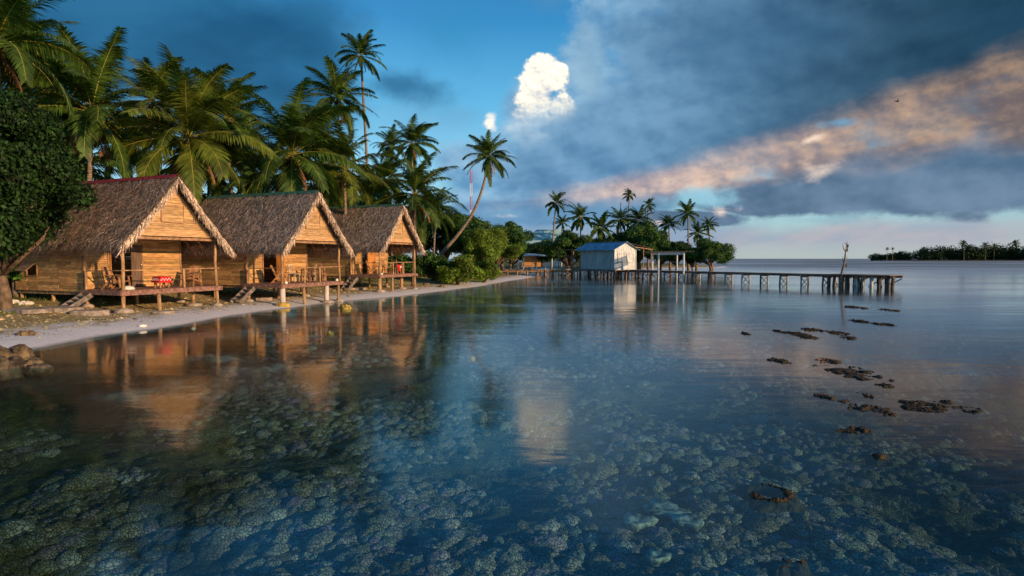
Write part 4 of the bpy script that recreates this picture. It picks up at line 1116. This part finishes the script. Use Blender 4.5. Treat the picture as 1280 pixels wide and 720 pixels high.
# ------------------------------------------------------------------ shed, pier, frame, walkway
PD=1.1
pA=Vector((16.3,75,0)); pB=P(1114,345,50); pB=Vector((pB.x,50,0)); pdv=(pB-pA).normalized(); pn=Vector((pdv.y,-pdv.x,0))  # towards camera-left side
if pn.y>0: pn=-pn
pS=pA-pdv*9.5     # starts under the shed
def frame3(o,d):   # rotation about z so local x = d
    o.rotation_euler=(0,0,math.atan2(d.y,d.x))
def pier():
    root=empty('pier',(pS.x,pS.y,0)); frame3(root,pdv); tag(root,'long narrow wooden pier running from the shed out over the lagoon','pier')
    L=(pB-pS).length; W=1.5
    rr=random.Random(2)
    mb=MB(); x=0
    while x<L: 
        mb.box((x+.1,rr.uniform(-.04,.04),PD-.03),(.185,W+.1,.045),jit=.004); x+=.2
    x=L-5.0
    while x<L+.6:
        mb.box((x+.1,-.2,PD+.015),(.185,W+1.5,.045),jit=.004); x+=.2
    mb.build('deck',M['pier_wood'],root)
    mb=MB()
    for yy in(-.6,.6): mb.box((L/2,yy,PD-.16),(L,.1,.2))
    mb.box((L-2.2,-.95,PD-.12),(5.6,.1,.2)); mb.box((L-2.2,.75,PD-.12),(5.6,.1,.2)); mb.build('stringer',M['pier_wood'],root)
    xs=[]; x=1.0
    while x<L-5.4: xs.append(x); x+=2.15 if x>12 else 1.3
    cnt=0
    for x in xs:
        for yy in(-.62,.62):
            q=MB(); dx=rr.uniform(-.12,.12); q.tube([(x+dx,yy*1.12,-1.0),(x,yy,PD-.08)],.085,7); q.build('pile',M['pile'] if x<18 or rr.random()<.6 else M['pile_blue'],root)
        q=MB(); q.bar((x+.09,-.62,-.0),(x+.09,.62,PD-.3),.05,.07); q.bar((x-.09,.62,-.0),(x-.09,-.62,PD-.3),.05,.07); q.bar((x+.1,-.8,PD-.3),(x+.1,.8,PD-.3),.07,.12); q.build('cross_brace',M['pier_wood'],root)
    for k in range(26):
        x=L-5.0+ (k%9)*.64+rr.uniform(-.15,.15); yy=[-.95,.1,.75][k//9]+rr.uniform(-.1,.1)
        q=MB(); q.tube([(x+rr.uniform(-.25,.25),yy,-1.0),(x,yy,PD-.05)],rr.uniform(.08,.15),7); q.build('pile',M['pile'] if rr.random()<.75 else M['pile_blue'],root)
    for k in range(4):
        q=MB(); x=L-5+k*1.4; q.bar((x,.86,.05),(x+1.3,.86,PD-.3),.05,.09); q.build('cross_brace',M['pier_wood'],root)
pier()
# driftwood pole
def snagpole():
    b=P(1051,352,52); root=empty('dead_branch_pole',(b.x,b.y,0)); tag(root,'bare crooked dead branch standing upright against the pier','dead branch')
    top=P(1059,304,52)-Vector((b.x,b.y,0)); mb=MB()
    pts=[Vector((0,0,-.8)),Vector((.05,0,1.2)),Vector((.28,0,2.2)),Vector((top.x*.75,0,3.2)),Vector((top.x,0,top.z))]
    mb.tube(pts,[.13,.11,.09,.06,.02],7)
    for (i,dx,dz,l) in [(2,.25,.35,.45),(2,-.2,.4,.35),(3,-.3,.55,.4),(3,.3,.5,.4),(3,.12,.7,.6),(4,-.22,-.1,.3),(1,.25,.1,.3)]:
        p=pts[i]; mb.tube([p,p+Vector((dx*.6,.05,dz*.6)),p+Vector((dx,0,dz+l*.5))],[.05,.035,.012],5)
    mb.build('branch',M['pier_wood'],root)
    for (i,dx,dz) in [(3,.12,.15),(2,.18,-.25),(4,.06,-.25)]:
        q=MB(); p=pts[i]; q.blob((p.x+dx,p.y,p.z+dz),(.09,.07,.16),7,5,.25); q.build('hanging_scrap',M['rock_dark'],root)
snagpole()

def shed():
    # corner nearest the camera at px 768
    c=P(768,337.5,74); c.z=0
    root=empty('shed',(c.x,c.y,0)); frame3(root,pdv)   # local x = out along the pier (gable normal), local y = left-hand normal
    tag(root,'white painted shed with a blue sheet metal roof standing on the pier','shed')
    # local: gable in plane x=0, from y=0 to y=Wd ; long wall y=0 from x=0 to -Lg
    ly=Vector((-pdv.y,pdv.x,0)); # local y in world
    Lg,Wd=6.6,3.9; z0=PD+.02; ze=z0+2.75; zr=ze+.85
    ys=1 if ly.y>0 else -1
    mb=MB(); x=-Lg
    while x<-.02:
        w=min(.62,-x); mb.box((x+w/2,0,(z0+ze)/2),(w-.008,.04,ze-z0)); x+=w
    for k in range(22): mb.box((-Lg+k*.3+.1,-.03*ys,(z0+ze)/2),(.03,.02,ze-z0-.02))
    mb.build('side_wall',M['paint_panel'],root)
    mb=MB(); mb.box((-Lg/2,ys*Wd,(z0+ze)/2),(Lg,.04,ze-z0)); mb.build('side_wall',M['paint_panel'],root)
    for xx,nm in((-.02,'gable_wall'),(-Lg+.02,'back_wall')):
        mb=MB(); n=12
        for k in range(n):
            a=k*Wd/n; b=(k+1)*Wd/n-.01; h=lambda q: ze+(zr-ze)*(1-abs(q-Wd/2)/(Wd/2))
            t=.04; vs=[]
            for xq in(-t/2,t/2):
                vs+=[(xx+xq,ys*a,z0),(xx+xq,ys*b,z0),(xx+xq,ys*b,h(b)-.03),(xx+xq,ys*a,h(a)-.03)]
            mb.add(vs,[(0,1,2,3),(7,6,5,4),(0,4,5,1),(1,5,6,2),(2,6,7,3),(3,7,4,0)])
        mb.build(nm,M['white_paint'],root)
    for k,yy in enumerate((Wd*.28,Wd*.72)):
        q=MB()
        for r_ in range(5): q.box((.02,ys*yy,z0+1.05+r_*.22),(.03,1.15,.20))
        s=q.build('window_shutter',M['white_paint'],root)
        q=MB(); 
        for zz in(z0+.92,z0+2.08): q.bar((.035,ys*(yy-.6),zz),(.035,ys*(yy+.6),zz),.03,.05)
        for y2 in(yy-.6,yy+.6): q.bar((.035,ys*y2,z0+.92),(.035,ys*y2,z0+2.08),.03,.05)
        q.build('frame',M['paint_grey'],s)
    # corner trims
    mb=MB()
    for y2 in(0,Wd): mb.box((.0,ys*y2,(z0+ze)/2),(.12,.12,ze-z0))
    mb.build('corner_trim',M['white_paint'],root)
    # corrugated roof: two slopes
    ov=.55
    def slope_mesh(y_ridge,z_ridge,y_e,z_e,x0,x1,n=90,amp=.018):
        vs=[];fs=[]
        for i in range(n+1):
            x=x0+(x1-x0)*i/n; a=amp*math.sin(i*math.pi/1.5)
            vs+= [(x,y_ridge,z_ridge+a),(x,y_e,z_e+a),(x,y_ridge,z_ridge+a-.03),(x,y_e,z_e+a-.03)]
        for i in range(n):
            b=i*4; fs+=[(b,b+1,b+5,b+4),(b+2,b+6,b+7,b+3),(b+1,b+3,b+7,b+5)]
        fs+=[(0,2,3,1),(n*4,n*4+1,n*4+3,n*4+2)]
        return vs,fs
    sl=(zr-ze)/(Wd/2)
    mb=MB(); v,f=slope_mesh(ys*Wd/2,zr+.05,-ys*ov,ze-ov*sl+.05,-Lg-1.0,.35); mb.add(v,f,True)
    v,f=slope_mesh(ys*Wd/2,zr+.05,ys*(Wd+ov),ze-ov*sl+.05,-Lg-1.0,.35); mb.add(v,f,True)
    rf=mb.build('roof',M['blue_roof'],root)
    mb=MB(); mb.bar((-Lg-1.0,ys*Wd/2,zr+.09),(.36,ys*Wd/2,zr+.09),.25,.03); mb.build('ridge_cap',M['blue_roof'],rf)
    # lean-to roof on the far/right side: rusty, sloping away
    mb=MB(); v,f=slope_mesh(ys*(Wd*.5),zr+.0,ys*(Wd+3.4),ze-.05,-3.6,.1,amp=.02); mb.add([(a,b,c_+.10-.12*(1-abs(b)/(Wd+3.4))) for a,b,c_ in v],f,True)
    lr=mb.build('lean_to_roof',M['rust'],root)
    for xx in(-.1,-3.3):
        for yy in(Wd+1.6,Wd+3.1):
            q=MB(); q.tube([(xx,ys*yy,-1),(xx,ys*yy,ze-.02+.3*(Wd+3.1-yy)/2)],.06,6); q.build('post',M['pier_warm'],root)
    mb=MB(); 
    for yy in(Wd+1.6,Wd+3.1): mb.bar((-3.4,ys*yy,ze+.02),(.0,ys*yy,ze+.02),.06,.08)
    mb.bar((-.1,ys*Wd,ze+.25),(-.1,ys*(Wd+3.4),ze-.06),.06,.08); mb.build('lean_to_beam',M['pier_warm'],root)
    # platform below
    mb=MB(); x=-Lg-1.2
    while x<.5: mb.box((x+.1,ys*(Wd/2+.4),PD-.035),(.19,Wd+1.6,.05),jit=.004); x+=.2
    mb.build('platform',M['pier_wood'],root)
    mb=MB()
    for yy in(-.35,Wd/2,Wd+1.0): mb.box((-Lg/2-.3,ys*yy,PD-.17),(Lg+1.8,.1,.2))
    mb.build('stringer',M['pier_wood'],root)
    rr=random.Random(8)
    for i in range(12):
        for yy in(-.3,Wd*.55,Wd+.9):
            x=-Lg-1+i*.68+rr.uniform(-.1,.1); q=MB(); q.tube([(x+rr.uniform(-.15,.15),ys*yy,-1),(x,ys*yy,PD-.06)],rr.uniform(.06,.11),6)
            q.build('pile',M['pile'] if rr.random()<.8 else M['pile_blue'],root)
    # rear awning with crossed braces at the left end
    mb=MB(); mb.box((-Lg-2.6,ys*1.0,ze-.05),(4.2,3.4,.05),(0,R(2),0)); mb.build('awning',M['rust'],root)
    mb=MB(); mb.bar((-Lg-.1,-ys*.02,PD),(-Lg-2.8,-ys*.02,PD+2.0),.06,.1); mb.bar((-Lg-2.8,-ys*.05,PD),(-Lg-.1,-ys*.05,PD+1.3),.06,.1); mb.build('crossed_brace',M['pier_warm'],root)
    for x in(-Lg-1.4,-Lg-2.9,-Lg-4.4):
        for y in(-.4,2.4):
            q=MB(); q.tube([(x,ys*y,-1),(x,ys*y,ze-.05)],.06,6); q.build('post',M['pier_warm'],root)
shed()
def tframe():
    a=P(823,337,68.5); root=empty('timber_frame',(a.x,a.y,0)); tag(root,'open white timber frame with a flat slatted top beside the pier','frame')
    pts=[(823,68.5),(854.5,67),(815.4,72.5),(846,71)]
    tp=HC+ (323-316)*68.5/711
    L=[]
    for px,Yd in pts:
        p=P(px,337,Yd)-a; L.append(Vector((p.x,p.y,0)))
        q=MB(); q.tube([(p.x,p.y,-1),(p.x,p.y,tp)],.11,7); q.build('post',M['white_paint'],root)
    mb=MB(); mb.bar(L[0]+Vector((0,0,tp-.1)),L[1]+Vector((0,0,tp-.1)),.14,.28); mb.bar(L[2]+Vector((0,0,tp-.1)),L[3]+Vector((0,0,tp-.1)),.14,.28)
    mb.bar(L[0]+Vector((0,0,tp-.12)),L[2]+Vector((0,0,tp-.12)),.12,.2); mb.bar(L[1]+Vector((0,0,tp-.12)),L[3]+Vector((0,0,tp-.12)),.12,.2); mb.build('beam',M['white_paint'],root)
    mb=MB(); 
    for k in range(13):
        t=-.35+k*1.65/12; p=L[0].lerp(L[1],t); q=L[2].lerp(L[3],t); d=(q-p)*.25
        mb.bar(p-d+Vector((0,0,tp+.16)),q+d+Vector((0,0,tp+.16)),.09,.05)
    for p,q in((L[0],L[1]),(L[2],L[3])):
        e=(q-p)*.35; mb.bar(p-e+Vector((0,0,tp+.09)),q+e*1.0+Vector((0,0,tp+.09)),.08,.07)
    mb.build('slatted_top',M['pier_warm'],root)
tframe()
def walkway():
    a=P(598,338,79); b=P(722,338,80); root=empty('boardwalk',(a.x,a.y,0)); d=(b-a); d.z=0; frame3(root,d); tag(root,'low old boardwalk linking the white sand to the shed','boardwalk')
    L=d.length; rr=random.Random(6); mb=MB(); x=0; Z=.96
    while x<L: mb.box((x+.1,rr.uniform(-.1,.1),Z-.03+rr.uniform(-.015,.015)),(.18,1.5,.05),jit=.008); x+=.2
    mb.build('deck',M['pier_warm'],root)
    mb=MB(); mb.box((L/2,-.5,Z-.14),(L,.1,.16)); mb.box((L/2,.5,Z-.14),(L,.1,.16)); mb.build('stringer',M['pier_warm'],root)
    k=0; x=.8
    while x<L:
        for yy in(-.55,.55):
            q=MB(); q.tube([(x+rr.uniform(-.1,.1),yy,-.8),(x,yy,Z-.05+(.5 if rr.random()<.12 else 0))],.09,6); q.build('post',M['pier_warm'],root)
        if k in(4,5,9): q=MB(); q.bar((x,-.6,.1),(x+1.1,-.6,Z-.2),.06,.08); q.build('cross_brace',M['pile'],root)
        x+=1.15+rr.uniform(-.2,.3); k+=1
    # bench slabs on top
walkway()
def slabtable(px,py,Yd,w,label):
    p=P(px,py,Yd); r=empty('plank_table',(p.x,p.y,max(hz(p.x,p.y),0))); tag(r,label,'table','plank tables behind the boardwalk'); h=p.z-r.location.z
    mb=MB(); mb.box((0,0,h),(w,1.1,.12),jit=.02); mb.build('tabletop',M['pier_warm'],r)
    for sx in(-1,1): q=MB(); q.box((sx*w*.38,0,h/2),(.2,.6,h)); q.build('leg',M['pier_wood'],r)
slabtable(632,334,90,3.2,'low plank table in the shade behind the left end of the boardwalk')
slabtable(655,333.5,90,3.4,'low plank table right of the other one behind the boardwalk')

# mast
def mast():
    Yd=300; b=P(589,322,Yd); top=P(589,212,Yd).z; root=empty('radio_mast',(b.x,Yd,.5)); tag(root,'red and white lattice radio mast far behind the leaning palm','mast')
    n=7; h=(top-.5)/n
    for i in range(n):
        mb=MB(); z0=i*h;z1=z0+h; w=.7
        c=[(w*math.cos(a),w*math.sin(a)) for a in (0.3,2.4,4.5)]
        for k in range(3):
            x,y=c[k]; x2,y2=c[(k+1)%3]
            mb.bar((x,y,z0),(x,y,z1),.14)
            for m_ in range(4):
                a=z0+h*m_/4;bb=z0+h*(m_+1)/4
                mb.bar((x,y,a),(x2,y2,bb),.07); mb.bar((x,y,a),(x2,y2,a),.06)
        mb.build('mast_section',M['mast_red'] if i%2==0 else M['mast_white'],root)
mast()
# house with teal roof
def house():
    a=P(656,306,125); b=P(700,306,125); root=empty('house',(a.x,a.y,.8)); tag(root,'low house with a big pale teal sheet roof behind the trees','house')
    w=b.x-a.x+2; ze=P(660,306,125).z-.8; zr=P(680,287,130).z-.8
    mb=MB(); 
    vs=[(-1,0,ze),(w,0,ze),(w-1.5,5,zr),(2.8,5,zr),(-1,10,ze),(w,10,ze)]
    mb.add(vs,[(0,1,2,3),(3,2,5,4),(0,3,4),(1,5,2),(0,4,5,1)]); mb.build('roof',M['teal_roof'],root)
    mb=MB(); mb.box((w/2-.5,5,ze/2),(w-2.5,8,ze-.05)); mb.build('wall',M['white_paint'],root)
    r=empty('open_shelter',(P(665,330,108).x,108,.6)); tag(r,'small open shelter with white posts and a pale warm wall under the trees','shelter')
    mb=MB(); mb.box((0,2,1.5),(3.6,.1,2.2)); mb.build('wall',M['board'],r)
    for k,x in enumerate((-2.6,-1.6,3.8,5.6)): q=MB(); q.tube([(x,0,0),(x,0,2.6)],.11,6); q.build('post',M['white_paint'],r)
    mb=MB(); mb.box((1.4,1,2.75),(9.5,3.6,.12),(R(8),0,0)); mb.build('roof',M['blue_roof'],r)
    mb=MB(); mb.box((0,1.0,.6),(2.2,.7,.08)); mb.box((-.9,1.0,.3),(.1,.6,.6)); mb.box((.9,1.0,.3),(.1,.6,.6)); mb.build('bench',M['pier_wood'],r)
house()
# rubble bank behind boardwalk
def bank():
    rr=random.Random(12)
    for i in range(26):
        px=604+i*4.4+rr.uniform(-1,1); p=P(px,333.6,97+rr.uniform(-2,2)); z=max(hz(p.x,p.y),.35)
        mb=MB(); s=rr.uniform(.35,.6); mb.blob((0,0,0),(s*1.3,s,s*.6),8,5,.2); o=mb.build('bank_stone',M['rock'] if rr.random()<.6 else M['concrete']); o.location=(p.x,p.y,z+.1); tag(o,'brown stone in the low rubble bank behind the boardwalk','stone','stones of the low bank behind the boardwalk')
bank()

# ------------------------------------------------------------------ seaweed / coral breaking the surface
def weed(px,py,wpx,hpx,label,m='coralweed',ring=False,dens=1.0,slope=0):
    p=G(px,py,0); dist=p.y; w=wpx/F*dist/2; dpx=G(px,py-hpx/2,0).y-G(px,py+hpx/2,0).y; dpt=max(dpx/2,.06)
    rr=np.random.RandomState(int(px*7+py)); st=max(.016,w/55,dpt/40); w*=1.15; dpt*=1.25
    nx=int(2*w/st)+2; ny=int(2*dpt/st)+2
    gx,gy=np.meshgrid(np.linspace(-w,w,nx),np.linspace(-dpt,dpt,ny),indexing='ij')
    u,v=gx/w,(gy+slope*gx)/dpt; rad=np.sqrt(u*u+v*v)
    m1=fbm(gx+px,gy*1.6+py,2.2/max(w,.25),4)
    if ring: f=.55-np.abs(rad-.68)*2.3+(m1-.5)*1.6
    else: f=.62-rad**1.5*.9+(m1-.5)*2.6
    if dens<1: f=f-.25
    f=f+.14+.14*(w>.5)
    sp=rr.rand(nx,ny)
    Z=-.045+.085*np.clip(f,-.8,1)+.045*(sp-.45)*np.clip(f+.2,0,1)*min(1.6,max(1,dist/14))+.02*(fbm(gx+py,gy,14,2)-.5)
    Z=np.minimum(Z,.034*min(1.8,max(1,dist/14)))
    I=np.arange(nx*ny).reshape(nx,ny); Q=np.stack([I[:-1,:-1],I[1:,:-1],I[1:,1:],I[:-1,1:]],-1).reshape(-1,4)
    J=rr.normal(0,st*.22,(nx*ny,2)); Vv=np.stack([gx.ravel()+J[:,0],gy.ravel()+J[:,1],Z.ravel()],1)
    keep=Z.ravel()[Q].max(1)>-.085; Q=Q[keep]
    # keep the largest connected piece so that a clump is one mass
    par=list(range(nx*ny))
    def fd(i):
        while par[i]!=i: par[i]=par[par[i]]; i=par[i]
        return i
    for q in Q:
        r0=fd(q[0])
        for k_ in q[1:]:
            r1=fd(k_)
            if r1!=r0: par[r1]=r0
    roots=np.array([fd(q[0]) for q in Q]); 
    if len(roots): bb=np.bincount(roots).argmax(); Q=Q[roots==bb]
    Vv,Q=sub(Vv,Q); me=np_mesh('seaweed_clump',Vv,Q,M[m])
    o=link('seaweed_clump',me); o.location=(p.x,p.y,0); tag(o,label,'seaweed','seaweed clumps breaking the surface'); return o
for a in [(932,417,8,4,'tiny dark weed tuft at the left of the far weed patches'),(972,414,8,3,'tiny weed tuft between the far left tuft and the scattered cluster'),(1000,419,26,9,'scattered cluster of weed tufts in the far patch'),(1013,412,24,4,'thin weed strip just behind the scattered cluster'),(1049,417,20,6,'sparse weed specks right of the scattered cluster'),(1063,423,14,4,'small dark weed strip right of the sparse specks'),
  (1077,402,16,4,'dark weed patch nearest the end of the pier'),(1098,405,12,3,'left one of two narrow weed pads far right of the pier end patch'),(1111,406,10,3,'right one of two narrow weed pads far right of the pier end patch'),(1114,388,16,3,'distant thin weed strip right under the pier end'),(1068,384,20,3,'distant weed strip under the middle of the pier head'),
  (973,451,24,7,'isolated brown weed clump left of the pinkish patch'),(1066,466,52,17,'broad knobbly weed bed in the middle right of the lagoon'),(1108,482,22,5,'orange tinted weed strip right below the broad bed'),
  (1032,496,30,6,'left tip of the long diagonal weed line'),(1052,502,24,6,'second piece of the long diagonal weed line'),(1082,494,12,6,'small loose tuft above the diagonal weed line'),(1075,510,50,9,'sparse middle stretch of the diagonal weed line'),(1103,514,28,12,'golden brown knobbly clump in the diagonal weed line'),
  (1067,538,46,8,'golden weed strip below the diagonal line'),(1096,571,34,9,'golden weed clump lowest on the right side'),(975,524,8,4,'single tiny tuft in open water left of the diagonal line'),(1040,452,22,4,'flat far weed speck beside the pinkish patch')]:
    weed(*a)
weed(1155,506,92,14,'largest dark seaweed bank stretching to the right',slope=.10,dens=1.4)
weed(1034,451,24,5,'pinkish flat weed patch in the middle right water',m='pink_coral')
weed(960,615,62,24,'ring shaped seaweed clump in the lower right foreground',ring=True,dens=1.3)
weed(985,704,50,20,'sunken brown weed tuft at the bottom right of centre',dens=.6)
weed(505,484,26,6,'small brown weed wisp in the dark reflection of the huts',dens=.5)
def plate(px,py,r,label):
    p=G(px,py,-.25); h=hz(p.x,p.y); z=min(h+.10,-.10); n=22; rr=random.Random(int(px)); vs=[(0,0,.0)];fs=[]
    qs=[rr.uniform(.85,1.1)*(1+.18*math.sin(3*6.283*k/n+px)) for k in range(n)]; r=r*.62
    for ring,(k_,zz) in enumerate(((.5,.02),(1,.035),(.95,.0),(.25,-.16))):
        for k in range(n):
            a=6.283*k/n; vs.append((r*k_*qs[k]*math.cos(a)*1.25,r*k_*qs[k]*math.sin(a),zz))
    for k in range(n):
        k2=(k+1)%n; fs.append((0,1+k,1+k2))
        for j in range(3): fs.append((1+j*n+k,1+(j+1)*n+k,1+(j+1)*n+k2,1+j*n+k2))
    mb=MB(); mb.add(vs,fs,True); o=mb.build('plate_coral',M['table_coral']); o.location=(p.x,p.y,z); o.rotation_euler=(0,0,rr.random()*6); tag(o,label,'coral','pale plate corals on the lagoon floor')
for a in [(831,605,.36,'largest pale plate coral in the lower centre'),(798,621,.26,'pale plate coral left of and below the largest one'),(862,622,.24,'pale plate coral right of the largest one'),(823,660,.16,'small round pale coral below the left plate'),(748,695,.2,'pale coral fragment near the bottom centre'),(835,695,.24,'pale coral near the bottom edge right of centre')]: plate(*a)

def bird():
    p=P(1121,127,60); r=empty('bird',p); tag(r,'small black bird flying against the tan cloud','bird')
    mb=MB(); mb.tube([(-.22,0,0),(-.1,0,.02),(.1,0,.02),(.24,0,.03),(.30,0,.02)],[.01,.05,.06,.035,.005],7)
    mb.add([(.1,.03,.04),(-.08,.03,.04),(-.05,.3,.16),(.04,.32,.17),(-.12,.52,.08)],[(0,1,2,3),(3,2,4)]); mb.add([(.1,-.03,.04),(-.08,-.03,.04),(-.05,-.3,.16),(.04,-.32,.17),(-.12,-.52,.08)],[(3,2,1,0),(4,2,3)])
    mb.build('body',M['black'],r)
bird()
print('objects',len(bpy.data.objects))
